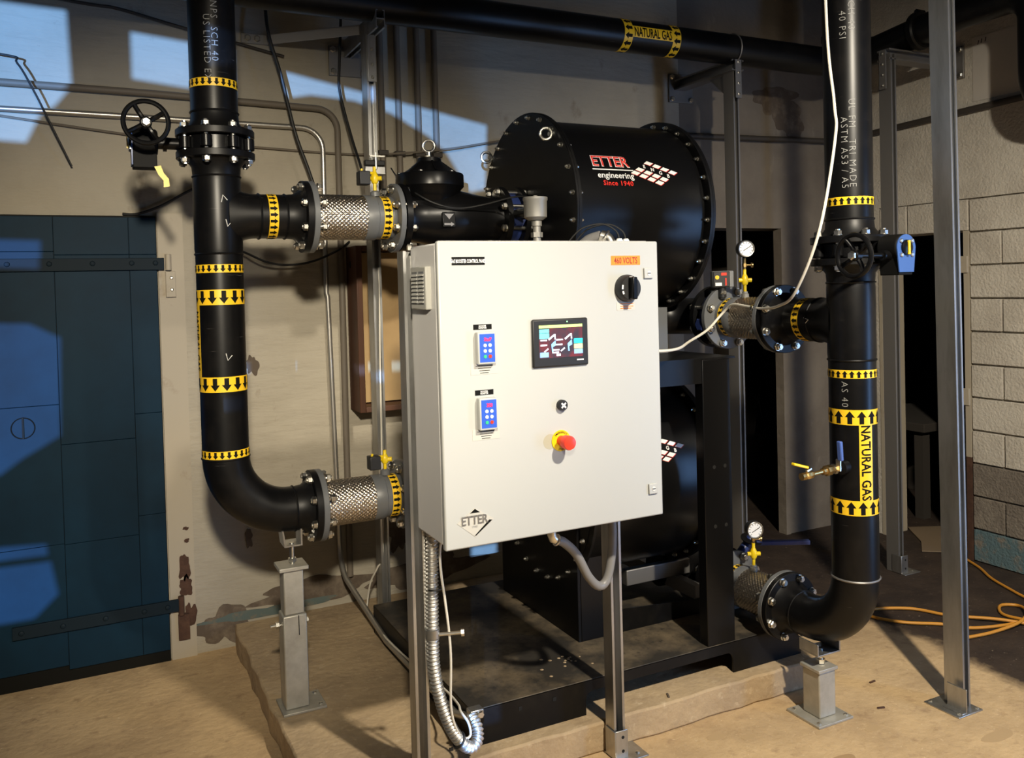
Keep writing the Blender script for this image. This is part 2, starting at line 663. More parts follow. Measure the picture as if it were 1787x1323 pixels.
# ================================================================== SETTING
WY, RX = 4.28, 4.68      # faces of the back wall and of the right wall
struct('floor', MB().box(-4, 8, -3, 7.5, -.1, 0), M_floor)
wall_back = struct('wall_back', MB().box(-4, 3.32, WY, WY+.25, 0, 4.2), M_wall)
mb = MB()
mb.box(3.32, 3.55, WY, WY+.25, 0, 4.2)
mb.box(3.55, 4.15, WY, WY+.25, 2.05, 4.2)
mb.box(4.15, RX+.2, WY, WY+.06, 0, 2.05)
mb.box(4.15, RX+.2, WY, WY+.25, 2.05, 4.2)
struct('wall_corner', mb, M_dkconc)
mb = MB()
mb.box(RX, RX+.2, 3.95, WY, 0, 4.2)
mb.box(RX, RX+.2, 3.31, 3.95, 2.16, 4.2)
mb.box(RX, RX+.2, -.12, 3.31, 2.16, 4.2)
mb.box(RX+.02, RX+.2, .6, 3.31, 0, 2.16)
mb.box(RX, RX+.2, -.12, .6, 0, 2.16)
mb.box(RX, RX+.2, -.74, -.12, 2.1, 4.2)
mb.box(RX, RX+.2, -3, -.74, 0, 4.2)
mb.box(RX+.02, RX+.2, 3.31, 3.95, 1.97, 2.16)
wall_right = struct('wall_right', mb, M_block)
# concrete blocks of the right wall, each one proud of the mortar
for row in range(11):
    z0 = .005+row*.196
    z1 = z0+.186
    y = 3.305
    first = True
    while y > 1.25:
        ln = .395 if not (first and row % 2) else .20
        first = False
        m_ = M_blockb if row == 0 else (M_blockd if row in (1, 2) else M_block)
        j = random.uniform(0, .003)
        part('concrete_block', MB().box(RX-.002-j, RX+.021, y-ln+.01, y, z0, z1), m_, wall_right, .004)
        y -= ln
y = 3.945
for k in range(3):
    part('lintel_block', MB().box(RX-.002, RX+.021, y-.205, y, 1.972, 2.155), M_block, wall_right, .006)
    y -= .212
struct('wall_left', MB().box(-4.2, -4, -3, 7.5, 0, 4.2), M_wall)
struct('ceiling', MB().box(-4, 8, -3, 7.5, 4.2, 4.3), M_ceil)
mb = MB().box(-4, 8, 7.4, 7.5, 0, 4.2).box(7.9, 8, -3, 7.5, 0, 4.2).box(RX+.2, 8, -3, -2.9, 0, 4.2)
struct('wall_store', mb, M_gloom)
M_stain = mat('damp_stain', (0.36, 0.235, 0.12), 0.7)
M_stain2 = mat('old_stain', (0.43, 0.30, 0.16), 0.8)
for i_, (x, y, rx, ry) in enumerate(((2.33, 2.16, .060, .030), (2.15, 2.44, .030, .018), (2.41, 2.33, .03, .014), (2.30, 2.07, .035, .02), (2.05, 2.50, .040, .022), (2.60, 2.26, .035, .02), (2.95, 2.0, .08, .03))):
    pts_ = [(x+rx*math.cos(a)*(1+.08*math.sin(3*a+i_)), y+ry*math.sin(a)*(1+.08*math.cos(2*a+i_)), 0) for a in [2*PI*k/28 for k in range(28)]]
    part('floor_stain', MB().prism(pts_, (0, 0, -.001), (0, 0, .0006)), M_stain if i_ == 0 else M_stain2, bpy.data.objects['floor'])
# unseen rear wall added as a gobo, holes cut to throw the light patches
GY = -2.6


def gob(pts, y=WY):
    out = []
    for x, z in pts:
        p = V((x, y, z))
        q = YARD+(p-YARD)*((GY-YARD.y)/(p.y-YARD.y))
        out.append((q.x, q.z))
    return out


holes = [
    gob([(-1.2, 3.02), (-.048, 2.985), (-.037, 2.653), (-.107, 2.56), (-.164, 2.518), (-.224, 2.39), (-1.2, 2.44)]),
    gob([(.206, 2.92), (.665, 2.88), (.665, 2.66), (.206, 2.705)]),
    gob([(.818, 2.815), (1.999, 2.602), (1.98, 2.25), (1.88, 2.23), (1.75, 2.436), (1.646, 2.523), (1.44, 2.631), (1.244, 2.682), (1.024, 2.694), (.826, 2.654)]),
    gob([(-1.2, 1.99), (-.182, 1.962), (-.186, 1.837), (-1.2, 1.90)], 4.25),
    gob([(-1.2, 1.65), (-.238, 1.60), (-.119, 1.533), (-.133, 1.10), (-.279, 1.017), (-.367, .953), (-1.2, .80)], 4.25),
    gob([(-1.2, .70), (-.205, .63), (-.20, .58), (-1.2, .60)], 4.25),
    gob([(-1.2, .57), (-.19, .55), (-.165, .40), (-.26, .31), (-1.2, .30)], 4.25),
    gob([(.841, 1.37), (.909, 1.365), (.909, 1.314), (.841, 1.314)]),
    gob([(.62, 1.37), (.69, 1.37), (.69, 1.32), (.62, 1.32)]),
    gob([(1.217, 1.345), (1.47, 1.335), (1.47, 1.285), (1.217, 1.30)]),
    gob([(1.83, .28), (1.99, .28), (1.99, .12), (1.83, .12)]),
]
bm = bmesh.new()
for loop in [[(-4, -.02), (RX+.2, -.02), (RX+.2, 4.25), (-4, 4.25)]]+holes:
    vs = [bm.verts.new((x, GY, z)) for x, z in loop]
    for i in range(len(vs)):
        bm.edges.new((vs[i], vs[(i+1) % len(vs)]))
bmesh.ops.triangle_fill(bm, use_beauty=True, edges=bm.edges[:], normal=(0, 1, 0))
me = bpy.data.meshes.new('wall_gobo')
bm.to_mesh(me)
bm.free()
me.materials.append(M_wall)
wr = bpy.data.objects.new('wall_gobo', me)
COL.objects.link(wr)
wr['kind'] = 'structure'
sm = wr.modifiers.new('thick', 'SOLIDIFY')
sm.thickness = .01

# door with sheet metal skin, straps and frame
dr = struct('door_1', MB().box(-1.15, .289, 4.262, 4.279, .0, 2.076), M_ink)
for x0, x1, zs in ((-1.15, -.1325, (.075, .62, 1.24, 1.915, 2.07)), (-.131, .1705, (.055, .23, .615, 1.06, 1.90, 2.07)), (.172, .286, (.055, .23, .70, 1.17, 1.90, 2.07))):
    for a, b in zip(zs[:-1], zs[1:]):
        part('door_sheet', MB().box(x0, x1, 4.252, 4.263, a, b-.0015), M_door, dr, .0015)
for z, xe, x0 in ((1.855, .317, -1.15), (.26, .329, -.345)):
    st = part('hinge_strap', MB().box(x0, xe, 4.236, 4.252, z-.028, z+.028), M_strap, dr, .002)
    for x in (-.31, -.15, .02, .18, .28):
        if x > x0:
            inst('rivet', DRIV, st, (x, 4.236, z+(.004 if z > 1 else 0)), (0, -1, 0), x)
part('door_latch', MB().torus((-.275, 4.250, 1.147), (0, 1, 0), .045, .0025, 28, 6).box(-.2785, -.2715, 4.246, 4.252, 1.10, 1.195), M_ink, dr)
fr = struct('trim_1', MB().box(.294, .405, 4.262, 4.281, 0, 2.09), M_frame)
hb = part('hinge_knuckle', MB().cyl((.335, 4.245, 1.825), (.335, 4.245, 1.90), .014, 14).box(.322, .365, 4.245, 4.263, 1.70, 1.82), M_frame, fr, .002)
for z in (1.735, 1.79):
    inst('hinge_bolt', SHEAD, hb, (.347, 4.245, z), (0, -1, 0))
part('hinge_knuckle', MB().cyl((.340, 4.245, .21), (.340, 4.245, .30), .014, 14).box(.325, .375, 4.246, 4.263, .09, .21), M_rust, fr, .002)


def blob(n, cx, cz, rx, rz, y, th, sd, axis='y'):
    rnd = random.Random(sd)
    pts = []
    n *= 2
    ph = [(rnd.uniform(0, 6.28), rnd.uniform(.3, 1)) for _ in range(9)]
    for k in range(n):
        a = 2*PI*k/n
        r = .88+sum(w_*math.sin((h+1)*a+p0)*.20/(h+1)**.45 for h, (p0, w_) in enumerate(ph))
        p = (cx+rx*r*math.cos(a), cz+rz*r*math.sin(a))
        pts.append((p[0], y, p[1]) if axis == 'y' else (y, p[0], p[1]))
    return MB().prism(pts, (0, 0, 0), (0, -th, 0) if axis == 'y' else (-th, 0, 0))


for i, (cx, cz, rx, rz) in enumerate(((.365, .42, .028, .07), (.36, .33, .035, .05), (.375, .55, .012, .012), (.37, .61, .014, .01), (.38, .20, .03, .06))):
    part('rust_patch', blob(16, cx, cz, rx, rz, 4.262, .0015, i), M_rust, fr)
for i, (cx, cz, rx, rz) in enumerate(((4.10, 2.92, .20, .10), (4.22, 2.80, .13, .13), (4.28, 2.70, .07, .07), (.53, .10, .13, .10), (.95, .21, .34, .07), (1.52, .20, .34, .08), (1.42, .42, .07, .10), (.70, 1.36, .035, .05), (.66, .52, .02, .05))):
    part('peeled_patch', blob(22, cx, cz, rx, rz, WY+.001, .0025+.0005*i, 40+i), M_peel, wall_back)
struct('baseboard_back', blob(40, .75, .145, .33, .028, WY+.002, .006, 9), M_teal)
struct('trim_2', MB().box(RX-.006, RX+.2, 3.312, 3.345, .62, 1.97).box(RX-.006, RX+.2, 3.93, 3.955, 0, 1.97), M_frame)
struct('trim_3', MB().box(RX-.005, RX+.2, 3.312, 3.345, 0, .62), M_rust)
for z in (1.72, .93):
    part('hinge_leaf', MB().box(RX-.016, RX-.004, 3.315, 3.36, z, z+.1), M_frame, bpy.data.objects['trim_2'], .002)
# dark rooms beyond the openings
struct('wall_beam', MB().box(4.13, 4.17, WY-.012, WY+.06, 0, 2.05), M_dkconc)
single('timber_prop', MB().obox((3.93, 4.9, .95), (1, 0, .06), (0, 1, 0), (-.06, 0, 1), .05, .05, .95), M_wood, 'dark timber prop leaning inside the back wall opening', 'timber')
rnd = random.Random(3)
mbp = MB()
vs, fs = [], []
NX, NZ = 14, 18
for j in range(NZ+1):
    for i in range(NX+1):
        x = 3.75+i*.08
        z = .02+j*.105
        vs.append((x+rnd.uniform(-.01, .01), 5.25+.05*math.sin(i*1.3+j*.25)+.03*math.sin(j*.9+i)+rnd.uniform(-.012, .012), z))
for j in range(NZ):
    for i in range(NX):
        a = j*(NX+1)+i
        fs.append((a, a+1, a+NX+2, a+NX+1))
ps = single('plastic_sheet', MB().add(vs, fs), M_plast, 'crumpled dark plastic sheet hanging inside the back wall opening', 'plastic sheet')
ps.modifiers.new('thick', 'SOLIDIFY').thickness = .003
bn = thing('old_machine_stand', 'dark metal machine stand in the gloom beyond the right doorway', 'stand', (5.5, 4.4, 0))
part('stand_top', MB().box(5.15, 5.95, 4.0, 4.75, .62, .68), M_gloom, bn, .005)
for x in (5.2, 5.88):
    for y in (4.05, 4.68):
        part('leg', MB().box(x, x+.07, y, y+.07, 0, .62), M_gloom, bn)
cb = single('cardboard_sheet', MB().prism([(4.92, 3.96, .004), (5.12, 3.86, .004), (4.98, 3.66, .004), (4.70, 3.46, .004), (4.56, 3.57, .004), (4.72, 3.70, .004)], (0, 0, 0), (0, 0, .006)), M_card, 'flat brown cardboard sheet on the dirt in the right doorway', 'cardboard')

# ------------------------------------------------------------------ concrete pad, skid
PZ = .11
DZ = .24
pad = MB()
nx, pts = 26, []
rnd = random.Random(5)
front_e = [(.575+i*(2.68-.575)/nx, 2.62+rnd.uniform(-.006, .006)) for i in range(nx+1)]
left_e = [(.575+rnd.uniform(-.008, .008), 2.62+i*(4.275-2.62)/16) for i in range(16, 0, -1)]
outline = [(x, y, 0) for x, y in front_e]+[(2.68, 4.275, 0)]+[(x, y, 0) for x, y in left_e]
pad.prism(outline, (0, 0, 0), (0, 0, PZ))
single('equipment_pad', pad, M_conc, 'low rough concrete pad under the black skid', 'concrete pad', bevel=.008)

X0, X1, Y0, Y1 = 1.14, 2.67, 2.69, 3.83
sk = thing('equipment_skid', 'black steel skid base with a dusty deck plate', 'skid', (1.9, 3.25, PZ))
part('deck_plate', MB().box(X0, X1, Y0, Y1, DZ-.008, DZ), M_deck, sk, .003)


def fillet(cx, cz, r, a0, a1, n=6):
    return [(cx+r*math.cos(a0+(a1-a0)*i/n), cz+r*math.sin(a0+(a1-a0)*i/n)) for i in range(n+1)]


prof = [(X0, PZ), (1.60, PZ)]+[(1.60, .165)]+fillet(1.63, .165, .03, PI, PI/2)[1:]+fillet(2.27, .165, .03, PI/2, 0)+[(2.30, PZ), (X1, PZ), (X1, DZ-.002), (X0, DZ-.002)]
sf = part('front_skirt', MB().prism([(x, Y0, z) for x, z in prof], (0, 0, 0), (0, .008, 0)), M_black, sk)
for x in (1.32, 1.46):
    part('skirt_hole', MB().box(x, x+.014, Y0-.0012, Y0+.002, .195, .209), M_dark, sf)
part('side_skirt', MB().box(X0, X0+.008, Y0+.008, Y1, PZ, DZ-.002), M_black, sk)
part('side_skirt', MB().box(X1-.008, X1, Y0+.008, Y1, PZ, DZ-.002), M_black, sk)
part('back_skirt', MB().box(X0, X1, Y1-.008, Y1, PZ, DZ-.002), M_black, sk)
mb = MB()
for k in range(16):
    x, y = random.gauss(1.62, .06), random.gauss(2.87, .035)
    r = random.uniform(.003, .008)
    mb.lathe((x, y, DZ), (0, 0, 1), [(0, r), (.0012, r*.7)], 8)
part('paint_drips', mb, M_conc, sk)

# ------------------------------------------------------------------ booster frame and vessels
fr = thing('booster_frame', 'black steel frame with tall front post holding the upper booster', 'frame', (2.2, 3.2, DZ))
fp = part('front_post', MB().prism([(2.175, Y0+.002, 0), (2.315, Y0+.002, 0), (2.315, Y0+.052, 0), (2.305, Y0+.052, 0), (2.305, Y0+.012, 0), (2.185, Y0+.012, 0), (2.185, Y0+.052, 0), (2.175, Y0+.052, 0)], (0, 0, DZ), (0, 0, 1.393)), M_satin, fr, .003)
for z in (.96, .72):
    for x in (2.225, 2.28):
        part('bolt_hole', MB().lathe((x, Y0+.0025, z), (0, -1, 0), [(0, .008), (.0012, .008)], 14), M_dark, fp)
part('rear_post', MB().box(2.175, 2.315, 3.74, 3.79, DZ, 1.393), M_satin, fr, .003)
part('top_plate', MB().box(1.76, 2.345, Y0+.004, 3.79, 1.393, 1.401), M_black, fr)
part('top_beam', MB().box(1.76, 2.175, Y0+.006, Y0+.05, 1.30, 1.393), M_black, fr)
part('base_rail', MB().prism([(1.765, 2.99, DZ), (2.42, 2.99, DZ), (2.42, 2.99, .30), (1.98, 2.99, .335), (1.765, 2.99, .335)], (0, 0, 0), (0, .008, 0)), M_black, fr)
part('corner_post', MB().box(1.765, 1.87, 2.988, 2.998, DZ, .60), M_satin, fr, .002)
part('base_channel', MB().box(1.90, 1.94, 3.0, 3.7, DZ, .27), M_galvd, fr)
part('base_channel', MB().box(2.36, 2.40, 3.0, 3.7, .30, .36), M_galvd, fr)
part('cross_bracket', MB().box(2.10, 2.45, 3.15, 3.19, .36, .43), M_galvd, fr, .004)


def vessel(label, yc, zc, xa, xb, R, shell, endplate=False):
    t = thing('gas_booster', label, 'gas booster', (xa, yc, zc-R), 'gas booster vessels')
    part('shell', MB().lathe((xa+.01, yc, zc), (1, 0, 0), [(0, shell), (xb-xa-.02, shell)], 96), M_satin, t)
    part('shell_flange', MB().lathe((xa+.012, yc, zc), (1, 0, 0), [(0, R), (.012, R)], 96), M_black, t)
    if endplate:
        c = part('end_plate', MB().box(xa, xa+.012, 2.99, 3.70, DZ, 1.393), M_black, t)
    else:
        c = part('end_cap', MB().lathe((xa, yc, zc), (1, 0, 0), [(0, R-.002), (.002, R), (.011, R)], 96), M_black, t)
    n = 24
    rb = R-.022 if not endplate else .385
    for k in range(n):
        a = 2*PI*(k+.5)/n
        p = V((xa, yc+rb*math.cos(a), zc+rb*math.sin(a)-(0 if not endplate else .03)))
        inst('cap_bolt', CAPB, c, p, (-1, 0, 0), k)
        if not endplate:
            inst('cap_bolt', CAPB, c, p+V((.024, 0, 0)), (1, 0, 0), k)
    c2 = part('rear_flange', MB().lathe((xb, yc, zc), (1, 0, 0), [(0, R), (.012, R)], 96), M_black, t)
    part('rear_cap', MB().lathe((xb+.013, yc, zc), (1, 0, 0), [(0, R), (.012, R), (.014, R-.004)], 96), M_black, t)
    for k in range(28):
        a = 2*PI*(k+.5)/28
        inst('cap_bolt', CAPB, c2, (xb, yc+(R-.022)*math.cos(a), zc+(R-.022)*math.sin(a)), (-1, 0, 0), k)
    return t


VY = 3.29
ub = vessel('upper black drum gas booster with red and white lettering', VY, 2.015, 1.712, 2.372, .437, .405)
lb = vessel('lower black drum gas booster inside the steel frame', VY, .85, 1.752, 2.372, .437, .405, True)
# eye bolts of the upper booster
for y, z, r in ((3.045, 2.325, .0235), (3.625, 2.315, .0235)):
    mbe = MB().cyl((1.70, y, z+(.0)), (1.735, y, z), .009, 10)
    mbe.torus((1.688, y, z), (.5, .85, 0) if y < 3.3 else (.2, 1, 0), r, .0068, 28, 8)
    part('eye_bolt', mbe, M_zinc, ub)
# lettering on the drums
RS = .4065
lg = put_text('brand_outline', 'ETTER', .050, hcyl(1.920, VY, 2.015, RS, .49), M_wink, ub, .92, .032, .95, (1, .01))
put_text('brand_letters', 'ETTER', .050, hcyl(1.920, VY, 2.015, RS+.001, .49), M_red, ub, .92, .004, .95, (1, .01))
f = hcyl(1.922, VY, 2.015, RS+.0008, .39)
part('underline', MB().add([f(-.098, -.0025), f(.098, -.0025), f(.098, .0025), f(-.098, .0025)], [(0, 1, 2, 3)]), M_wink, ub)
put_text('subtitle', 'engineering', .026, hcyl(1.930, VY, 2.015, RS+.0008, .33), M_wink, ub, 1.02, .012, 1.0, (1, .01))
put_text('since_line', 'Since 1940', .020, hcyl(1.935, VY, 2.015, RS+.0008, .245), M_red, ub, 1.05, .02, 1.1, (1, .01))


def checker(parent, x0, zc, ph0, rs):
    f = hcyl(x0, VY, zc, rs, ph0)
    f2 = hcyl(x0, VY, zc, rs-.0005, ph0)
    A, B = (.0370, -.0135), (-.0262, -.0165)
    for r_ in range(4):
        for c_ in range(4):
            if r_ == 1:
                continue
            o = (A[0]*c_+B[0]*r_, A[1]*c_+B[1]*r_)
            for nm, fn, k, mt in (('logo_tile_edge', f2, .80, M_red), ('logo_tile', f, .74, M_wink)):
                q = [(o[0]+k*(A[0]*i+B[0]*j)/2, o[1]+k*(A[1]*i+B[1]*j)/2) for i, j in ((-1, -1), (1, -1), (1, 1), (-1, 1))]
                if nm == 'logo_tile_edge':
                    q = [(a+.0012, b-.001) for a, b in q]
                part(nm, MB().add([fn(*p) for p in q], [(0, 1, 2, 3)]), mt, parent)
    for k, ch in enumerate('ENGB'):
        put_text('logo_letter', ch, .016, hcyl(x0+A[0]*k+B[0], VY, zc, rs, ph0+(A[1]*k+B[1])/rs), M_wink, parent, 1.0, .02)


checker(ub, 2.108, 2.015, .485, RS+.001)
checker(lb, 2.115, .85, .510, RS+.001)

# nozzles between the drums and the pipework
nz = thing('inlet_nozzle', 'short black flanged inlet nozzle on the upper booster end cap', 'nozzle', (1.69, 3.33, 2.0))
part('nozzle_flange', MB().lathe((1.668, 3.33, 2.0), (1, 0, 0), [(0, FR), (.022, FR), (.022, .09), (.044, .09)], 48), M_black, nz)
nz = thing('inlet_spool', 'black flanged inlet spool low on the lower booster', 'nozzle', (1.45, 3.33, .86))
part('spool_pipe', MB().cyl((1.139, 3.33, .865), (1.752, 3.33, .865), PR, 40), M_pipe, nz)
part('spool_flange', MB().lathe((1.139, 3.33, .865), (1, 0, 0), [(0, FR), (FT, FR)], 48), M_black, nz)
for zc, nm in ((1.547, 'upper'), (.36, 'lower')):
    oz = thing('outlet_spool', 'black outlet elbow behind the navy valve of the %s booster' % nm, 'pipe', (2.54, 3.2, zc), 'booster outlets')
    arc = [(2.54, 3.055, zc), (2.54, 3.10, zc)]+[(2.54-.17+.17*math.cos(a), 3.12+.17*math.sin(a), zc) for a in [PI/2*i/10 for i in range(11)]]+[(2.20, 3.29, zc)]
    if nm == 'lower':
        arc = arc[:-1]+[(2.36, 3.29, zc)]
    part('outlet_elbow', MB().tube(arc, PR, 32), M_pipe, oz)
    f_ = part('outlet_flange', MB().lathe((2.54, 3.026, zc), (0, 1, 0), [(0, FR), (FT, FR), (FT, .1), (.05, PR)], 48), M_black, oz)
    if nm == 'upper':
        part('saddle_plate', MB().box(2.10, 2.24, 3.0, 3.5, 1.402, 1.60), M_greyl, oz)
    vt = thing('navy_wafer_valve', 'navy wafer valve clamped behind the %s right braided connector' % nm, 'valve', (2.54, 2.99, zc-FR), 'navy wafer valves')
    part('wafer_body', MB().lathe((2.54, 2.968, zc), (0, 1, 0), [(0, .108), (.006, .112), (.05, .112), (.056, .108)], 48), M_navy, vt)
    part('lug', MB().lathe((2.54-.112, 2.996, zc-.03), (-1, 0, 0), [(0, .03), (.018, .03), (.022, .025)], 6), M_navy, vt)
    if nm == 'lower':
        part('valve_neck', MB().cyl((2.60, 2.996, zc+.09), (2.68, 2.99, zc+.17), .022, 14), M_navy, vt)
        part('valve_lever', MB().obox((2.78, 2.90, zc+.155), (1, -.55, 0), (.55, 1, 0), (0, 0, 1), .12, .014, .010), M_navy, vt, .003)
        part('notch_plate', MB().lathe((2.67, 2.98, zc+.165), (0, -.3, 1), [(0, .05), (.005, .05)], 20), M_black, vt)

# ================================================================== PIPEWORK
def braid_mesh(L):
    NA, NL, K = 224, 66, 17
    mb = MB()
    vs, fs = [], []
    for j in range(NL+1):
        z = L*j/NL
        for i in range(NA):
            a = 2*PI*i/NA
            p, q = a*K+z*185, a*K-z*185
            h = abs(math.sin(p)*math.sin(q))
            tilt = .35*math.sin(p)*(1 if math.sin(q) > 0 else -1)
            r = PR+.002+.0042*h**.6+.0010*tilt
            vs.append((r*math.cos(a), r*math.sin(a), z))
    for j in range(NL):
        for i in range(NA):
            i2 = (i+1) % NA
            fs.append((j*NA+i, j*NA+i2, (j+1)*NA+i2, (j+1)*NA+i))
    return shared('braid', mb.add(vs, fs), M_braid)


BRAID = braid_mesh(.195)


def flex(label, p0, d, L, near_col=None):
    """braided connector: grey flange, braid, grey collar with arrow tape, grey flange"""
    p0, d = V(p0), V(d).normalized()
    t = thing('braided_connector', label, 'flexible connector', p0+d*(L/2)-V((0, 0, FR)), 'braided pipe connectors')
    part('near_flange', MB().lathe(p0, d, [(0, FR-.002), (.002, FR), (.02, FR), (.022, FR-.002), (.022, PR+.004), (.034, PR+.004)], 48), near_col or M_greyl, t)
    inst('braid', BRAID, t, p0+d*.032, d)
    part('collar', MB().lathe(p0+d*.222, d, [(0, PR+.004), (.003, PR+.006), (.045, PR+.006), (.048, PR+.001), (L-.222-.02, PR+.001)], 48), M_greyl, t)
    ff = part('far_flange', MB().lathe(p0+d*L, -d, [(0, FR), (.018, FR), (.02, FR-.002), (.02, PR)], 48), M_greyl, t)
    u, w, dd = basis(d)
    for k in range(8):
        a = 2*PI*k/8+PI/8
        inst('bolt', BOLT_FF if abs(d.x) > .5 else BOLT_V, ff, p0+d*(L+(.003 if abs(d.x) > .5 else .03))+u*(BCR*math.cos(a))+w*(BCR*math.sin(a)), d, .2*k)
    arrow_band(t, p0+d*(L-.055), PR+.001, 22, .034, 1, 'x' if abs(d.x) > .5 else 'y')
    return t


def tee(parent, c, axis_b, half=.143, n=40):
    """smooth tee: vertical run with a branch blended along axis_b"""
    c, b = V(c), V(axis_b).normalized()
    part('tee_body', MB().lathe(c-V((0, 0, half)), (0, 0, 1), [(0, PR), (.02, PR+.002), (2*half-.02, PR+.002), (2*half, PR)], 56), M_pipe, parent)
    s = b.cross(V((0, 0, 1)))
    vs, fs = [], []
    N = 14
    for i in range(N+1):
        t = .03+(half-.03)*i/N
        f = max(0, 1-(t-.03)/(half-.035))
        rz = PR+.052*f**2.4
        ry = PR+.001
        for k in range(n):
            a = 2*PI*k/n
            vs.append(c+b*t+s*(ry*math.cos(a))+V((0, 0, rz*math.sin(a))))
    for i in range(N):
        for k in range(n):
            k2 = (k+1) % n
            fs.append((i*n+k, i*n+k2, (i+1)*n+k2, (i+1)*n+k))
    part('tee_branch', MB().add(vs, fs), M_pipe, parent)


def gear_valve(name_label, c, s, w, dz, r_wheel, so, wo):
    """butterfly valve between two horizontal flanges at c; stem along s, handwheel along w"""
    c, s, w = V(c), V(s), V(w)
    t = thing('butterfly_valve', name_label, 'valve', c-V((0, 0, .028)), 'gear operated butterfly valves')
    bd = part('valve_body', MB().lathe(c-V((0, 0, .028)), (0, 0, 1), [(0, .105), (.004, .11), (.052, .11), (.056, .105)], 48), M_satin, t)
    for k in range(8):
        a = 2*PI*k/8+PI/8
        part('body_lug', MB().lathe(c+V((BCR*math.cos(a), BCR*math.sin(a), -.022)), (0, 0, 1), [(0, .017), (.003, .021), (.041, .021), (.044, .017)], 14), M_satin, bd)
    part('stem_neck', MB().cyl(c+s*.09, c+s*(so-.03), .022, 16).lathe(c+s*(so-.075), s, [(0, .03), (.012, .03)], 20), M_satin, t)
    g = c+s*so
    gb = part('gear_box', MB().lathe(g-s*.045, s, [(0, .040), (.006, .048), (.080, .048), (.084, .044)], 32).obox(g+V((0, 0, -.045)), s, w, (0, 0, 1), .04, .034, .05), M_cast, t, .004)
    # name plate with pointer
    pl = [(.046*math.cos(a), .046*math.sin(a)) for a in [PI*i/12 for i in range(13)]]+[(-.036, -.085), (.036, -.085)]
    ws = w
    part('indicator_plate', MB().prism([g+s*.040+ws*x+V((0, 0, z)) for x, z in pl], (0, 0, 0), s*.004), M_bplate, gb)
    part('indicator_dome', MB().lathe(g+s*.044, s, [(0, .027), (.006, .026), (.010, .018)], 24), M_satin, gb)
    part('pointer', MB().obox(g+s*.055, ws, s, (0, 0, 1), .0045, .0025, .024), M_yel2, gb)
    for a in (.7, 2.44, 3.9, 5.5):
        inst('plate_screw', SHEAD, gb, g+s*.044+ws*(.036*math.cos(a))+V((0, 0, .036*math.sin(a))), s)
    # wheel
    h = g+V((0, 0, dz))
    hub = h+w*wo
    part('wheel_shaft', MB().cyl(h+w*.02, hub, .009, 12).cyl(h+w*.02, h+w*.07, .018, 14), M_satin, t)
    wh = part('handwheel', MB().torus(hub, w, r_wheel, .0085, 44, 10), M_satin, t)
    u, v_, _ = basis(w)
    for k in range(4):
        a = PI/2*k+.55
        dv = u*math.cos(a)+v_*math.sin(a)
        dv2 = u*math.cos(a+.35)+v_*math.sin(a+.35)
        part('spoke', MB().tube(smooth_path([hub-w*.006, hub+dv*(r_wheel*.5)-w*.012, hub+dv*r_wheel], 5), .0085, 8), M_satin, wh)
    part('wheel_hub', MB().lathe(hub-w*.02, w, [(0, .020), (.022, .020), (.026, .016)], 20), M_satin, wh)
    inst('hub_nut', HEAD, wh, hub+w*.005, w)
    return t, g


# ---- left riser
LX, LY, LZ1, LZ2 = .441, 3.33, 1.998, .868
t = thing('gas_riser_pipe', 'black stencilled gas pipe above the left handwheel valve', 'gas pipe', (LX, LY, 2.286))
part('pipe_wall', MB().cyl((LX, LY, 2.375), (LX, LY, 4.19), PR, 56), M_pipe, t)
weld_neck(t, (LX, LY, 2.286), (0, 0, 1), M_black, True, BOLT_V, -.028)
weld_bead(t, (LX, LY, 2.377), (0, 0, 1))
arrow_band(t, (LX, LY, 2.478), PR, 22, .030, -1)
put_text('stencil', 'NPS  SCH 40', .024, vcyl_down(LX, LY, PR+.0012, -.02, 2.66), M_sten, t, .95, -.012, 1.25, (1, .006))
put_text('stencil', 'US LISTED EX', .024, vcyl_down(LX, LY, PR+.0012, -.33, 2.60), M_sten, t, .95, -.012, 1.25, (1, .006))
gear_valve('left butterfly valve with round handwheel turned to the room', (LX, LY, 2.258), (-1, 0, 0), (0, -1, 0), .045, .072, .245, .15)
single('yellow_tag', MB().tube(smooth_path([(.235, 3.30, 2.165), (.245, 3.297, 2.14), (.262, 3.293, 2.12), (.262, 3.29, 2.095)], 4), .0015, 6).prism([(.225, 3.295, 2.168), (.247, 3.293, 2.172), (.256, 3.292, 2.145), (.272, 3.291, 2.125), (.274, 3.290, 2.098), (.254, 3.290, 2.094), (.254, 3.290, 2.118), (.238, 3.292, 2.138)], (0, 0, 0), (0, -.002, 0)), M_yel2, 'small yellow tag hanging under the left valve gear box', 'tag')

t = thing('left_pipe_spool', 'black tee, downpipe and elbow with yellow arrow tape on the left', 'gas pipe', (LX, LY, LZ2-PR))
weld_neck(t, (LX, LY, 2.230), (0, 0, -1), M_black)
weld_bead(t, (LX, LY, 2.141), (0, 0, 1))
tee(t, (LX, LY, LZ1), (1, 0, 0))
weld_bead(t, (LX+.146, LY, LZ1), (1, 0, 0))
weld_bead(t, (LX, LY, LZ1-.143), (0, 0, 1))
part('branch_pipe', MB().cyl((LX+.14, LY, LZ1), (.684, LY, LZ1), PR, 48), M_pipe, t)
weld_bead(t, (.684, LY, LZ1), (1, 0, 0))
weld_neck(t, (.772, LY, LZ1), (-1, 0, 0), M_black, True, BOLT_FF, -.004, 'branch_flange')
arrow_band(t, (.632, LY, LZ1), PR, 22, .034, 1, 'x')
part('down_pipe', MB().cyl((LX, LY, LZ1-.14), (LX, LY, LZ2+.229), PR, 56), M_pipe, t)
weld_bead(t, (LX, LY, LZ2+.229), (0, 0, 1))
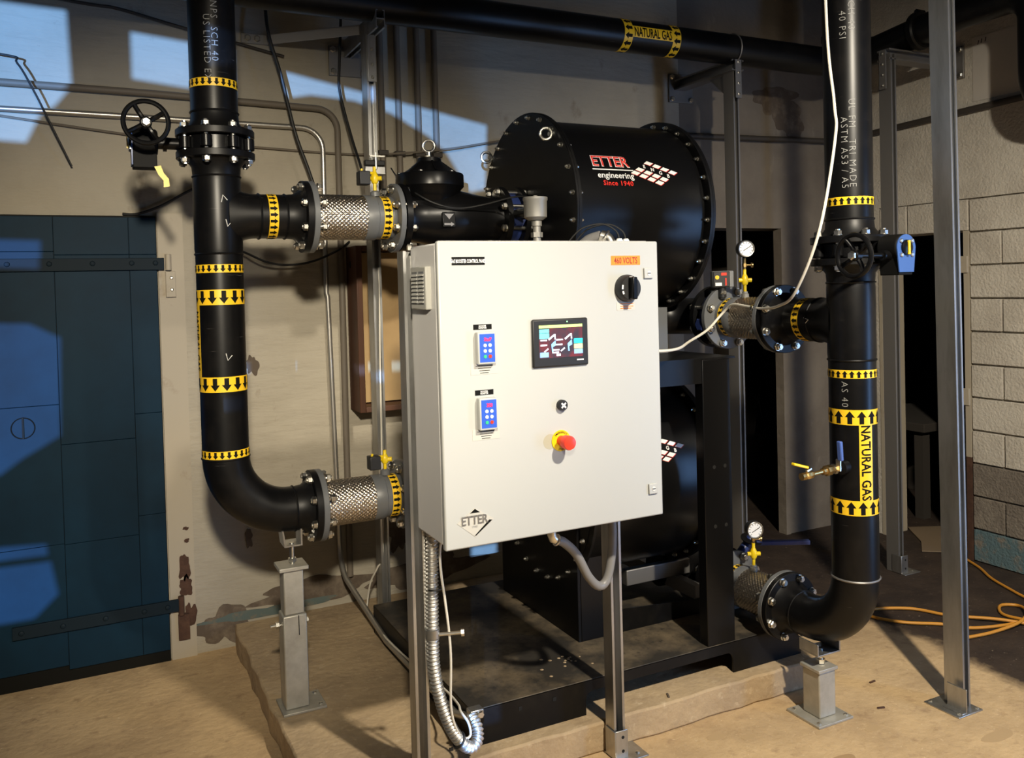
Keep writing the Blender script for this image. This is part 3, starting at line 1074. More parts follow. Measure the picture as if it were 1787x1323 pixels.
part('elbow', MB().tube([(LX+.229-.229*math.cos(a), LY, LZ2+.229-.229*math.sin(a)) for a in [PI/2*i/20 for i in range(21)]]+[(.684, LY, LZ2)], PR+.001, 48), M_pipe, t)
weld_bead(t, (.684, LY, LZ2), (1, 0, 0))
weld_neck(t, (.772, LY, LZ2), (-1, 0, 0), M_black, True, BOLT_FF, -.004, 'elbow_flange')
arrow_band(t, (LX, LY, 1.800), PR, 22, .030, -1)
arrow_band(t, (LX, LY, 1.695), PR, 13, .056, -1)
arrow_band(t, (LX, LY, 1.375), PR, 13, .056, -1)
arrow_band(t, (LX, LY, 1.115), PR, 22, .030, -1)


def side_label(parent, cx, cy, r, th0, z0, z1, wdt, txt, hh, sx):
    f = vcyl(cx, cy, r+.0009, th0, 0)
    vs, fs = [], []
    n = 8
    for k in range(n+1):
        a = -wdt/2+wdt*k/n
        vs += [f(a, z0), f(a, z1)]
    fs = [(2*k, 2*k+2, 2*k+3, 2*k+1) for k in range(n)]
    o = part('name_strip', MB().add(vs, fs), M_yel, parent)
    put_text('strip_text', txt, hh, vcyl_down(cx, cy, r+.0018, th0, (z0+z1)/2), M_ink, o, sx, .02, 1.05, (1, .006))


side_label(t, LX, LY, PR, -1.50, 1.40, 1.67, .052, 'NATURAL GAS', .036, .62)
for (th, z, k) in ((.12, 1.475, 1), (.14, 2.055, -1), (.30, 1.965, 1)):
    f = vcyl(LX, LY, PR+.003, th, z)
    part('chalk_mark', MB().tube([f(-.010, .014*k), f(-.004, -.012*k), f(.012, .006*k)], .0016, 6), M_wink, t)
flex('upper left braided connector with grey collar before the check valve', (.772, LY, LZ1), (1, 0, 0), .361)
flex('lower left braided connector leading behind the white panel', (.772, LY, LZ2), (1, 0, 0), .361)

# ---- check valve
cv = thing('check_valve', 'black globe check valve with domed bonnet and lifting eye', 'valve', (1.36, LY, 1.86))
CXV, CZV = 1.287, 2.0
part('valve_body', MB().lathe((1.139, LY, CZV), (1, 0, 0), [(0, FR), (.024, FR), (.026, .105), (.05, .098), (.10, .104), (.18, .122), (.27, .118), (.36, .10), (.42, .092), (.445, .095)], 56), M_satin, cv)
ff = part('outlet_flange', MB().lathe((1.584, LY, CZV), (1, 0, 0), [(0, FR), (.024, FR)], 56), M_black, cv)
for k in range(8):
    a = 2*PI*k/8+PI/8
    inst('bolt', BOLT_V, ff, (1.638, LY+BCR*math.cos(a), CZV+BCR*math.sin(a)), (1, 0, 0), k)
bn = part('bonnet', MB().lathe((CXV, LY, CZV+.0), (0, 0, 1), [(0, .06), (.05, .085), (.09, .112), (.118, .132), (.128, .142), (.131, .142), (.175, .142), (.180, .139), (.182, .120), (.186, .112), (.200, .09), (.232, .052), (.246, .050), (.250, .044)], 56), M_satin, cv)
for k in range(6):
    a = PI/3*k+.4
    u = V((math.cos(a), math.sin(a), 0))
    s_ = V((-math.sin(a), math.cos(a), 0))
    c = V((CXV, LY, CZV))
    part('rib', MB().prism([c+u*.045+V((0, 0, .24)), c+u*.115+V((0, 0, .188)), c+u*.04+V((0, 0, .186))], s_*.004, -s_*.004), M_satin, bn)
    inst('bonnet_bolt', SHEAD, bn, c+V((.128*math.cos(a+PI/6), .128*math.sin(a+PI/6), .181)), (0, 0, 1))
part('lifting_eye', MB().cyl((CXV, LY, CZV+.245), (CXV, LY, CZV+.275), .009, 12).lathe((CXV, LY, CZV+.25), (0, 0, 1), [(0, .015), (.01, .015)], 6).torus((CXV, LY, CZV+.300), (.25, 1, 0), .0235, .0055, 28, 8), M_zinc, cv)
npz = part('name_plate', MB().obox((1.318, LY-.1235, 1.985), (1, .0, 0), (0, 1, 0), (0, .06, 1), .028, .003, .030), M_satin, cv, .002)
part('plate_arrow', MB().prism([(1.296, LY-.1275, 1.962), (1.325, LY-.1275, 1.962), (1.325, LY-.1275, 1.957), (1.340, LY-.1275, 1.966), (1.325, LY-.1275, 1.975), (1.325, LY-.1275, 1.970), (1.296, LY-.1275, 1.970)], (0, 0, 0), (0, -.0012, 0)), M_galvd, npz)
part('plate_diamond', MB().prism([(1.298, LY-.127, 2.008), (1.338, LY-.127, 2.008), (1.318, LY-.127, 1.986)], (0, 0, 0), (0, -.0012, 0)), M_galvd, npz)
vt = thing('blue_wafer_valve', 'navy wafer valve between check valve and upper booster', 'valve', (1.638, LY, 1.89))
part('wafer_body', MB().lathe((1.609, LY, CZV), (1, 0, 0), [(0, .108), (.005, .112), (.052, .112), (.058, .108)], 48), M_navy, vt)
part('lug', MB().lathe((1.638, LY-.108, CZV-.012), (0, -1, 0), [(0, .03), (.022, .03), (.026, .025)], 6), M_navy, vt)
sh = thing('cast_sensor', 'grey cast sensor head on a stem in front of the upper booster', 'sensor', (1.606, 3.0, 1.85))
part('head_can', MB().lathe((1.606, 3.0, 1.968), (0, 0, 1), [(0, .030), (.012, .046), (.075, .047), (.080, .050), (.090, .050), (.092, .046)], 32).lathe((1.606, 3.0, 2.06), (0, 0, 1), [(0, .01), (.006, .01)], 6), M_alu, sh)
part('stem', MB().cyl((1.61, 3.0, 1.80), (1.61, 3.0, 1.97), .016, 16).lathe((1.61, 3.0, 1.90), (0, 0, 1), [(0, .024), (.02, .024)], 6).lathe((1.61, 3.0, 1.945), (0, 0, 1), [(0, .021), (.024, .021)], 16), M_alu, sh)
part('stub', MB().cyl((1.606, 3.0, 2.01), (1.625, 3.2, 2.01), .022, 16).cyl((1.625, 3.2, 2.01), (1.70, 3.2, 2.01), .022, 16), M_satin, sh)
pt = single('sensor_lead', MB().tube(smooth_path([(1.195, 3.55, 2.235), (1.185, 3.42, 2.17), (1.20, 3.25, 2.09), (1.27, 3.20, 2.045), (1.36, 3.19, 2.03), (1.46, 3.16, 2.045), (1.56, 3.09, 2.07), (1.606, 3.03, 2.062)]), .0035, 6), M_bcable, 'thin black lead drooping across the check valve to the grey sensor', 'cable')


def gas_cock(parent, base, top, mt=M_yel2):
    b, tp = V(base), V(top)
    L = (tp-b).length
    d = (tp-b).normalized()
    part('cock_body', MB().lathe(b, d, [(0, .007), (L*.3, .007), (L*.32, .011), (L*.42, .015), (L*.62, .015), (L*.74, .010), (L*.8, .007), (L, .007)], 12).cyl(b+d*(L*.52)+V((-.024, .012, 0)), b+d*(L*.52)+V((.026, -.013, 0)), .009, 10), mt, parent)


def gauge(label, base, ztop):
    """gauge on a yellow cock on top of a collar"""
    b = V(base)
    t = thing('pressure_gauge', label, 'pressure gauge', b, 'pressure gauges')
    part('socket', MB().lathe(b, (0, 0, 1), [(0, .016), (.02, .016), (.022, .012), (.03, .012)], 14), M_alu, t)
    gas_cock(t, b+V((0, 0, .028)), b+V((0, 0, .125)))
    part('needle_valve', MB().cyl(b+V((0, 0, .125)), b+V((0, 0, .175)), .006, 10).lathe(b+V((0, 0, .135)), (0, 0, 1), [(0, .010), (.016, .010)], 6).cyl(b+V((0, 0, .143)), b+V((.026, -.014, .143)), .004, 8).lathe(b+V((.026, -.014, .143)), (.9, -.45, 0), [(0, .011), (.006, .011)], 14), M_brass, t)
    c = V((b.x, b.y, ztop))
    d = V((-.32, -.93, -.02)).normalized()
    cs = part('gauge_case', MB().lathe(c-d*.0, d, [(-.012, .031), (-.008, .036), (.022, .0365), (.024, .033)], 32).cyl(c+V((0, 0, -.036)), c+V((0, 0, -.055)), .006, 8), M_rub, t)
    part('bezel', MB().torus(c+d*.024, d, .0335, .0032, 32, 8), M_zinc, cs)
    fc = part('dial', MB().lathe(c+d*.022, d, [(0, .032), (.0022, .032)], 32), M_dial, cs)
    u, w, _ = basis(d)
    mb = MB()
    for k in range(11):
        a = PI*1.25-k*PI*1.5/10
        dv = u*math.cos(a)+w*math.sin(a)
        mb.obox(c+d*.0248+dv*.026, dv, d.cross(dv), d, .004, .0007, .0004)
    dv = (u*.85+w*.5).normalized()
    mb.obox(c+d*.0255+dv*.004, dv, d.cross(dv), d, .02, .001, .0005)
    part('needle', mb, M_ink, fc)
    return t


# yellow cock, black switch on the upper left collar
def cock_switch(label, x, z, zc):
    t = thing('pressure_switch', label, 'pressure switch', (x, LY, zc), 'pressure switches on the left connectors')
    part('socket', MB().lathe((x, LY, zc), (0, 0, 1), [(0, .02), (.016, .02), (.024, .012)], 14), M_greyl, t)
    gas_cock(t, (x, LY, zc+.022), (x, LY, z))
    part('switch_can', MB().box(x-.068, x-.022, LY-.02, LY+.03, z-.075, z-.020), M_rub, t, .004)
    part('nipple', MB().cyl((x-.055, LY, z-.028), (x-.052, LY, z-.010), .005, 8).cyl((x-.05, LY, z-.026), (x, LY, z-.026), .006, 8), M_yel2, t)


cock_switch('black pressure switch with yellow cock on the upper left connector', 1.050, 2.205, LZ1+PR+.002)
cock_switch('black pressure switch with yellow cock on the lower left connector', 1.058, 1.055, LZ2+PR+.002)

# ---- left stand
st = thing('pipe_stand', 'tall adjustable steel stand under the left elbow', 'pipe stand', (.66, 3.29, PZ), 'steel pipe stands')
SX, SY = .662, 3.30
bp = part('base_plate', MB().box(SX-.06, SX+.105, SY-.075, SY+.075, PZ, PZ+.010), M_steel, st, .002)
for dx, dy in ((.085, -.05), (.085, .05)):
    inst('anchor_bolt', SHEAD, bp, (SX+dx, SY+dy, PZ+.010), (0, 0, 1))
lo = part('outer_tube', MB().box(SX-.045, SX+.045, SY-.045, SY+.045, PZ+.010, .478), M_steel, st, .005)
part('slot', MB().box(SX+.012, SX+.015, SY-.0462, SY-.044, .40, .475), M_dark, lo)
part('clamp_bolt', MB().cyl((SX-.085, SY, .435), (SX+.06, SY, .435), .006, 10).lathe((SX-.065, SY, .435), (1, 0, 0), [(0, .013), (.012, .013)], 6).lathe((SX+.05, SY, .435), (1, 0, 0), [(0, .013), (.008, .013)], 6), M_zinc, lo)
part('inner_tube', MB().box(SX-.038, SX+.038, SY-.038, SY+.038, .478, .650), M_steel, st, .005)
part('top_plate', MB().box(SX-.055, SX+.055, SY-.055, SY+.055, .650, .664), M_steel, st, .002)
part('jack_bolt', MB().cyl((SX+.005, SY, .664), (SX+.005, SY, .745), .009, 12).lathe((SX+.005, SY, .672), (0, 0, 1), [(0, .016), (.014, .016)], 6), M_zinc, st)
part('saddle', MB().prism([(SX-.035, SY-.03, .80), (SX-.03, SY-.03, .80), (SX-.022, SY-.03, .742), (SX+.034, SY-.03, .742), (SX+.034, SY-.03, .80), (SX+.040, SY-.03, .80), (SX+.040, SY-.03, .736), (SX-.028, SY-.03, .736)], (0, 0, 0), (0, .09, 0)), M_galv, st)

# ---- right riser
QX, QY, QZ1, QZ2 = 2.540, 2.275, 1.545, .360
t = thing('gas_riser_pipe', 'black stencilled gas pipe above the right valve with blue plate', 'gas pipe', (QX, QY, 1.833))
part('pipe_wall', MB().cyl((QX, QY, 1.92), (QX, QY, 4.19), PR, 56), M_pipe, t)
weld_neck(t, (QX, QY, 1.833), (0, 0, 1), M_black, True, BOLT_V, -.028)
weld_bead(t, (QX, QY, 1.921), (0, 0, 1))
arrow_band(t, (QX, QY, 1.985), PR, 22, .030, 1)
TH = -.84
for s_, th, z in (('SCH 40', -.62, 2.66), ('40 PSI', -.98, 2.62), ('ASTM A53 / A5', -.98, 2.16), ('TRI MADE', -.66, 2.12), ('UL FM', -.66, 2.30)):
    put_text('stencil', s_, .024, vcyl_down(QX, QY, PR+.0012, th, z), M_sten, t, .95, -.012, 1.25, (1, .006))
gear_valve('right butterfly valve with blue indicator plate and side handwheel', (QX, QY, 1.805), (0, -1, 0), (-1, 0, 0), -.025, .071, .20, .205)

t = thing('right_pipe_spool', 'black tee, downpipe and elbow with NATURAL GAS strip on the right', 'gas pipe', (QX, QY, QZ2-PR))
weld_neck(t, (QX, QY, 1.777), (0, 0, -1), M_black)
weld_bead(t, (QX, QY, QZ1+.143), (0, 0, 1))
tee(t, (QX, QY, QZ1), (0, 1, 0))
weld_bead(t, (QX, QY+.146, QZ1), (0, 1, 0))
weld_bead(t, (QX, QY, QZ1-.143), (0, 0, 1))
part('branch_pipe', MB().cyl((QX, QY+.14, QZ1), (QX, 2.545, QZ1), PR, 48), M_pipe, t)
weld_neck(t, (QX, 2.632, QZ1), (0, -1, 0), M_black, True, BOLT_FF, -.004, 'branch_flange')
arrow_band(t, (QX, 2.478, QZ1), PR, 22, .034, 1, 'y')
part('down_pipe', MB().cyl((QX, QY, QZ1-.14), (QX, QY, QZ2+.229), PR, 56), M_pipe, t)
weld_bead(t, (QX, QY, QZ2+.229), (0, 0, 1), PR, M_galvd)
part('elbow', MB().tube([(QX, QY+.229-.229*math.cos(a), QZ2+.229-.229*math.sin(a)) for a in [PI/2*i/20 for i in range(21)]]+[(QX, 2.545, QZ2)], PR+.001, 48), M_pipe, t)
weld_bead(t, (QX, 2.54, QZ2), (0, 1, 0))
weld_neck(t, (QX, 2.632, QZ2), (0, -1, 0), M_black, True, BOLT_FF, -.004, 'elbow_flange')
arrow_band(t, (QX, QY, 1.353), PR, 22, .030, 1)
arrow_band(t, (QX, QY, 1.195), PR, 13, .056, 1)
arrow_band(t, (QX, QY, .862), PR, 13, .056, 1)
side_label(t, QX, QY, PR, -.30, .89, 1.167, .052, 'NATURAL GAS', .036, .78)
put_text('stencil', 'AS 40', .024, vcyl_down(QX, QY, PR+.0012, -1.15, 1.28), M_sten, t, .95, -.012, 1.25, (1, .006))
f = lambda a, b: (QX-.0852, 2.415+a, QZ1+b)
part('chalk_mark', MB().tube([f(.012, .012), f(-.012, .004), f(.008, -.012)], .0018, 6), M_wink, t)
part('drain_socket', MB().lathe((QX-.075, QY-.027, 1.013), (-.98, -.15, 0), [(0, .026), (.03, .026), (.032, .018)], 20), M_black, t)
flex('upper right braided connector between tee and upper booster', (QX, 2.632, QZ1), (0, 1, 0), .336)
flex('lower right braided connector between elbow and lower booster', (QX, 2.632, QZ2), (0, 1, 0), .336)

dvl = thing('drain_valve', 'small brass drain assembly with blue and yellow levers on the right pipe', 'valve', (2.35, 2.22, 1.0))
part('nipple', MB().cyl((2.435, 2.245, 1.013), (2.392, 2.242, 1.012), .010, 12).lathe((2.412, 2.243, 1.012), (-1, 0, 0), [(0, .019), (.012, .019)], 6), M_zinc, dvl)
part('brass_union', MB().lathe((2.394, 2.242, 1.012), (-1, -.02, -.05), [(0, .014), (.008, .017), (.014, .020), (.032, .020), (.034, .013), (.05, .013)], 8), M_brass, dvl)
part('brass_pipe', MB().cyl((2.346, 2.241, 1.010), (2.285, 2.240, 1.006), .0075, 12), M_brass, dvl)
part('brass_cock', MB().lathe((2.296, 2.240, 1.007), (-1, -.02, -.06), [(0, .011), (.010, .015), (.030, .015), (.036, .011), (.042, .014), (.056, .014)], 8), M_brass, dvl)
part('lever_arm', MB().obox((2.402, 2.220, 1.030), (1, 0, 0), (0, 1, 0), (0, 0, 1), .004, .010, .022), M_zinc, dvl, .002)
part('blue_lever', MB().obox((2.400, 2.210, 1.083), (1, 0, 0), (0, 1, 0), (-.06, 0, 1), .007, .010, .036), M_bhand, dvl, .004)
part('yellow_lever', MB().obox((2.272, 2.236, 1.026), (1, 0, .4), (0, 1, 0), (-.4, 0, 1), .012, .006, .004), M_zinc, dvl, .002)
part('yellow_grip', MB().obox((2.232, 2.236, 1.045), (-1, 0, .30), (0, 1, 0), (.30, 0, 1), .036, .009, .005), M_yel2, dvl, .003)

gauge('white dial pressure gauge above the upper right connector', (QX, 2.845, QZ1+PR), 1.843)
gauge('white dial pressure gauge above the lower right connector', (QX, 2.825, QZ2+PR), .632)
ps = thing('pressure_switch_box', 'square pressure switch with black face beside the upper right gauge', 'pressure switch', (QX-.05, 2.93, QZ1+PR))
d_ = V((-.45, -.89, 0)).normalized()
s_ = V((.89, -.45, 0))
c = V((QX-.045, 2.94, 1.715))
bx = part('switch_case', MB().obox(c, s_, d_, (0, 0, 1), .046, .026, .036), M_grey, ps, .004)
part('switch_face', MB().obox(c+d_*.027-s_*.008, s_, d_, (0, 0, 1), .036, .003, .034), M_rub, bx, .003)
part('face_badge', MB().lathe(c+d_*.0305-s_*.028+V((0, 0, .008)), d_, [(0, .009), (.0012, .009)], 16), M_yel, bx)
part('face_stripe', MB().obox(c+d_*.0306+s_*.002+V((0, 0, .022)), s_, d_, (0, 0, 1), .012, .0006, .006).obox(c+d_*.0306+s_*.010+V((0, 0, -.012)), s_, d_, (0, 0, 1), .003, .0006, .016), M_redp, bx)
part('face_sticker', MB().obox(c+d_*.0306-s_*.022+V((0, 0, -.022)), s_, d_, (0, 0, 1), .014, .0006, .007), M_dial, bx)
part('connector', MB().cyl((c.x, c.y, 1.635), (c.x, c.y, 1.68), .018, 14).lathe((c.x, c.y, 1.63), (0, 0, 1), [(0, .014), (.024, .014)], 6), M_rub, ps)

st = thing('pipe_stand', 'short steel stand on the floor under the right elbow', 'pipe stand', (2.5, 2.43, 0), 'steel pipe stands')
SX, SY = 2.505, 2.432
bp = part('base_plate', MB().box(SX-.09, SX+.09, SY-.085, SY+.085, 0, .010), M_steel, st, .002)
for dx in (-.07, .07):
    for dy in (-.065, .065):
        inst('anchor_bolt', SHEAD, bp, (SX+dx, SY+dy, .010), (0, 0, 1))
part('tube', MB().box(SX-.043, SX+.043, SY-.043, SY+.043, .010, .188), M_steel, st, .005)
part('top_plate', MB().box(SX-.05, SX+.05, SY-.05, SY+.05, .188, .201), M_steel, st, .002)
part('jack_bolt', MB().cyl((SX+.01, SY, .201), (SX+.01, SY, .262), .010, 12).lathe((SX+.01, SY, .205), (0, 0, 1), [(0, .018), (.016, .018)], 6).lathe((SX+.01, SY, .236), (0, 0, 1), [(0, .018), (.014, .018)], 6), M_zinc, st)
part('saddle', MB().box(SX-.05, SX+.07, SY-.045, SY+.05, .252, .258).box(SX-.05, SX-.044, SY-.045, SY+.05, .258, .30).box(SX+.064, SX+.07, SY-.045, SY+.05, .258, .30), M_galv, st, .001)

# ================================================================== CONTROL PANEL
PX0, PX1, PZ0, PZ1, PY = .906, 1.684, .936, 1.842, 2.30
pn = thing('control_panel', 'white wall-height control panel with touch screen and red stop button', 'control panel', (1.295, 2.43, PZ0))
body = part('enclosure_body', MB().box(PX0+.006, PX1-.008, PY+.034, 2.548, PZ0+.008, PZ1-.004), M_body_lift, pn, .006)
part('rain_lip', MB().box(PX0+.012, PX1-.03, PY+.022, PY+.036, PZ0+.014, PZ1+.002), M_body_lift, pn)
door = part('panel_door', MB().box(PX0, PX1, PY, PY+.022, PZ0, PZ1), M_white, pn, .005)
# vent on the left side
vt = part('side_vent', MB().box(PX0-.012, PX0+.008, 2.372, 2.502, 1.642, 1.772), M_vent, pn, .004)
for y0, y1 in ((2.385, 2.428), (2.440, 2.487)):
    part('vent_shade', MB().box(PX0-.0128, PX0-.011, y0, y1, 1.658, 1.757), M_grey, vt)  # darker plate behind the louvres, recess shade put into the colour
for k in range(8):
    z = 1.662+k*.0115
    for y0, y1 in ((2.385, 2.428), (2.440, 2.487)):
        part('louvre', MB().prism([(PX0-.0128, y0, z+.002), (PX0-.0128, y0, z+.0075), (PX0-.017, y0, z+.0005)], (0, 0, 0), (0, y1-y0, 0)), M_vent, vt)
E0 = PY-.0006


def plate(name, x0, x1, z0, z1, m_, parent, th=.0008, bev=0):
    return part(name, MB().box(x0, x1, PY-th, PY+.0005, z0, z1), m_, parent, bev)


lb_ = plate('title_label', .950, 1.056, 1.771, 1.795, M_ink, door)
put_text('title_text', 'GAS BOOSTER CONTROL PANEL', .0105, front(1.003, PY-.0012, 1.783), M_wink, lb_, .52, .02, .98)
lb_ = plate('voltage_label', 1.501, 1.613, 1.765, 1.795, M_orange, door)
put_text('voltage_text', '460 VOLTS', .020, front(1.557, PY-.0012, 1.780), M_dred, lb_, .66, .012, 1.0)
# disconnect switch
c = V((1.556, PY, 1.690))
ds = part('disconnect_switch', MB().lathe(c, (0, -1, 0), [(0, .044), (.012, .044), (.026, .040), (.030, .037), (.030, .030)], 40), M_rub, door)
part('switch_grip', MB().obox(c+V((0, -.040, 0)), (1, 0, 0), (0, 1, 0), (0, 0, 1), .0095, .014, .036), M_satin, ds, .004)
part('switch_marks', MB().obox(c+V((-.032, -.0295, .004)), (.1, 0, 1), (0, 1, 0), (1, 0, -.1), .007, .0006, .003).obox(c+V((-.030, -.0295, -.014)), (-.3, 0, 1), (0, 1, 0), (1, 0, .3), .005, .0006, .003).obox(c+V((0, -.0295, .035)), (1, 0, 0), (0, 1, 0), (0, 0, 1), .006, .0006, .002), M_wink, ds)
M_lab = mat('sticker_white', (.50, .485, .44), .5)
lb_ = plate('warning_sticker', 1.519, 1.588, 1.619, 1.645, M_lab, door)
for k, z in enumerate((1.640, 1.632, 1.625)):
    part('sticker_line', MB().box(1.532, 1.582-.008*(k == 2), PY-.0014, PY-.0007, z-.0011, z+.0011), M_orange, lb_)
for z in (1.737, 1.028):
    lt = part('door_latch', MB().box(1.625, 1.659, PY-.007, PY, z-.017, z+.017), M_white, door, .002)
    part('latch_screw', MB().lathe((1.643, PY-.007, z), (0, -1, 0), [(0, .0075), (.001, .0075)], 18), M_body_lift, lt)
    part('screw_slot', MB().box(1.6365, 1.6495, PY-.0087, PY-.0078, z-.0012, z+.0012), M_ink, lt)
# touch screen
hm = part('touch_screen', MB().box(1.205, 1.403, PY-.010, PY, 1.453, 1.602), M_rub, door, .005)
YS = PY-.0108
part('screen_glass', MB().box(1.227, 1.381, YS, PY-.009, 1.482, 1.583), M_screen, hm)


def emis(name, col, s=1.0):
    return mat(name, col, .5, emit=s)


E_lime, E_cyan, E_aqua, E_yel, E_sky, E_wht, E_red = emis('glow_lime', (.55, .80, .18)), emis('glow_cyan', (.12, .60, .66)), emis('glow_aqua', (.02, .60, .78)), emis('glow_yellow', (.85, .85, .25)), emis('glow_sky', (.18, .42, .82)), emis('glow_white', (.75, .80, .95)), emis('glow_red', (1.0, .01, .04), 1.6)


def pix(name, x0, x1, z0, z1, m_, par=hm, y=YS):
    return part(name, MB().box(x0, x1, y-.0006, y+.0002, z0, z1), m_, par)


pix('status_bar', 1.227, 1.381, 1.5745, 1.583, E_lime)
pix('screen_button', 1.228, 1.262, 1.560, 1.571, E_cyan)
pix('screen_button', 1.228, 1.262, 1.542, 1.5585, E_cyan)
pix('screen_button', 1.229, 1.259, 1.485, 1.500, E_sky)
pix('screen_button', 1.350, 1.381, 1.523, 1.538, E_aqua)
pix('screen_button', 1.350, 1.381, 1.507, 1.521, E_yel)
pix('screen_button', 1.350, 1.381, 1.491, 1.505, E_sky)
for x, z in ((1.243, 1.537), (1.243, 1.522), (1.299, 1.537), (1.297, 1.522), (1.286, 1.506), (1.284, 1.498)):
    pix('readout', x-.012, x+.011, z-.0022, z+.0022, E_wht)
pix('readout', 1.287, 1.301, 1.487, 1.494, E_wht)
for x in (1.275, 1.333):
    g_ = part('booster_icon', MB().prism([(x-.006, YS-.0006, 1.524), (x+.009, YS-.0006, 1.536), (x+.010, YS-.0006, 1.520), (x-.001, YS-.0006, 1.515), (x+.001, YS-.0006, 1.501), (x-.004, YS-.0006, 1.500)], (0, 0, 0), (0, .0006, 0)), E_sky, hm)
    part('pipe_icon', MB().prism([(x-.017, YS-.001, 1.5405), (x+.004, YS-.001, 1.555), (x+.009, YS-.001, 1.555), (x+.010, YS-.001, 1.538), (x+.006, YS-.001, 1.538), (x+.005, YS-.001, 1.5495), (x-.014, YS-.001, 1.536)], (0, 0, 0), (0, .0006, 0)), E_wht, hm)
    part('pipe_icon', MB().prism([(x-.032, YS-.001, 1.503), (x-.018, YS-.001, 1.513), (x-.016, YS-.001, 1.509), (x-.030, YS-.001, 1.500)], (0, 0, 0), (0, .0006, 0)), E_wht, hm)
part('maker_mark', MB().box(1.360, 1.384, PY-.0108, PY-.0095, 1.4695, 1.4735), M_wink, hm)
part('power_light', MB().lathe((1.327, PY-.0105, 1.592), (0, -1, 0), [(0, .002), (.0008, .002)], 10), emis('glow_green', (.3, 1, .4), 1.5), hm)
# two drive keypads
for zc, disp in ((1.525, 'StoP'), (1.330, '350')):
    kp = part('keypad', MB().box(1.017, 1.076, PY-.022, PY, zc-.0475, zc+.0475), M_white, door, .003)
    yk = PY-.0226
    part('keypad_face', MB().box(1.0225, 1.0715, yk, PY-.0215, zc-.0415, zc+.0420), M_blue, kp)
    put_text('display', disp, .0105, front(1.049, yk-.0008, zc+.0265), E_red, kp, .85, .03, 1.0)
    for r_ in range(3):
        for q in range(2):
            mt = M_wink if r_ < 2 else (mat('green_key', (.03, .45, .22), .5) if q == 0 else M_redp)
            part('key', MB().lathe((1.0395+q*.016, yk, zc+.0085-r_*.0165), (0, -1, 0), [(0, .0052), (.0015, .0052)], 16), mt, kp)
    l1 = plate('drive_label', 1.013, 1.073, zc+.0545, zc+.070, M_ink, door)
    put_text('drive_text', 'BOOSTER', .0048, front(1.043, PY-.0012, zc+.0650), M_wink, l1, .8, .02)
    put_text('drive_text', 'MONITOR', .0048, front(1.043, PY-.0012, zc+.0592), M_wink, l1, .8, .02)
    l2 = plate('note_label', 1.001, 1.090, zc-.079, zc-.046, M_lab, door)
    for k, (a, b) in enumerate(((.016, .072), (.024, .066), (.028, .062), (.030, .058))):
        part('note_line', MB().box(1.001+a, 1.001+b, PY-.0013, PY-.0007, zc-.0535-.007*k-.0008, zc-.0535-.007*k+.0008), M_ink, l2)
# selector lamp and stop button
sl = part('selector_lamp', MB().lathe((1.304, PY, 1.333), (0, -1, 0), [(0, .0165), (.014, .0165), (.017, .0145)], 24), M_rub, door)
for k in range(4):
    a = PI/4+PI/2*k
    part('lamp_petal', MB().obox((1.304+.006*math.cos(a), PY-.0176, 1.333+.006*math.sin(a)), (math.cos(a), 0, math.sin(a)), (0, 1, 0), (-math.sin(a), 0, math.cos(a)), .0045, .0006, .0026), M_wink, sl)
es = part('stop_button_plate', MB().lathe((1.300, PY, 1.222), (0, -1, 0), [(0, .033), (.003, .033)], 36), M_yel2, door)
part('stop_button', MB().lathe((1.300, PY-.003, 1.222), (0, -1, 0), [(0, .016), (.022, .016), (.026, .021), (.050, .0225), (.056, .020), (.058, .012)], 32), M_redp, es)
for s_, a0, sg in (('EMERGENCY', PI/2, 1), ('STOP', -PI/2, -1)):
    fn = (lambda u, v, a0=a0, sg=sg: (1.300+(.0265+sg*v)*math.cos(a0-sg*u/.0265), PY-.0038, 1.222+(.0265+sg*v)*math.sin(a0-sg*u/.0265)))
    put_text('ring_text', s_, .0062, fn, M_ink, es, .85, .02, 1.15)
part('faded_spot', MB().lathe((1.262, PY, 1.222), (0, -1, 0), [(0, .024), (.0003, .024)], 28), mat('faded_print', (.40, .385, .31), .5), door)
# badge
bd = part('badge_plate', MB().prism([(.944, PY, 1.013), (1.002, PY, .966), (1.064, PY, 1.013), (1.002, PY, 1.052)], (0, .0002, 0), (0, -.0012, 0)), M_lab, door)
part('badge_edge', MB().prism([(.999, PY-.0012, .970), (1.004, PY-.0012, .970), (1.058, PY-.0012, 1.010), (1.048, PY-.0012, 1.012)], (0, 0, 0), (0, -.0006, 0)).prism([(.986, PY-.0012, 1.038), (1.018, PY-.0012, 1.038), (1.002, PY-.0012, 1.050)], (0, 0, 0), (0, -.0006, 0)), M_ink, bd)
put_text('badge_letters', 'ETTER', .026, front(1.001, PY-.003, 1.018), M_galv, bd, .86, .02, .95)
put_text('badge_year', '1940', .007, front(1.000, PY-.0016, .997), M_grey, bd, 1.0, .0)
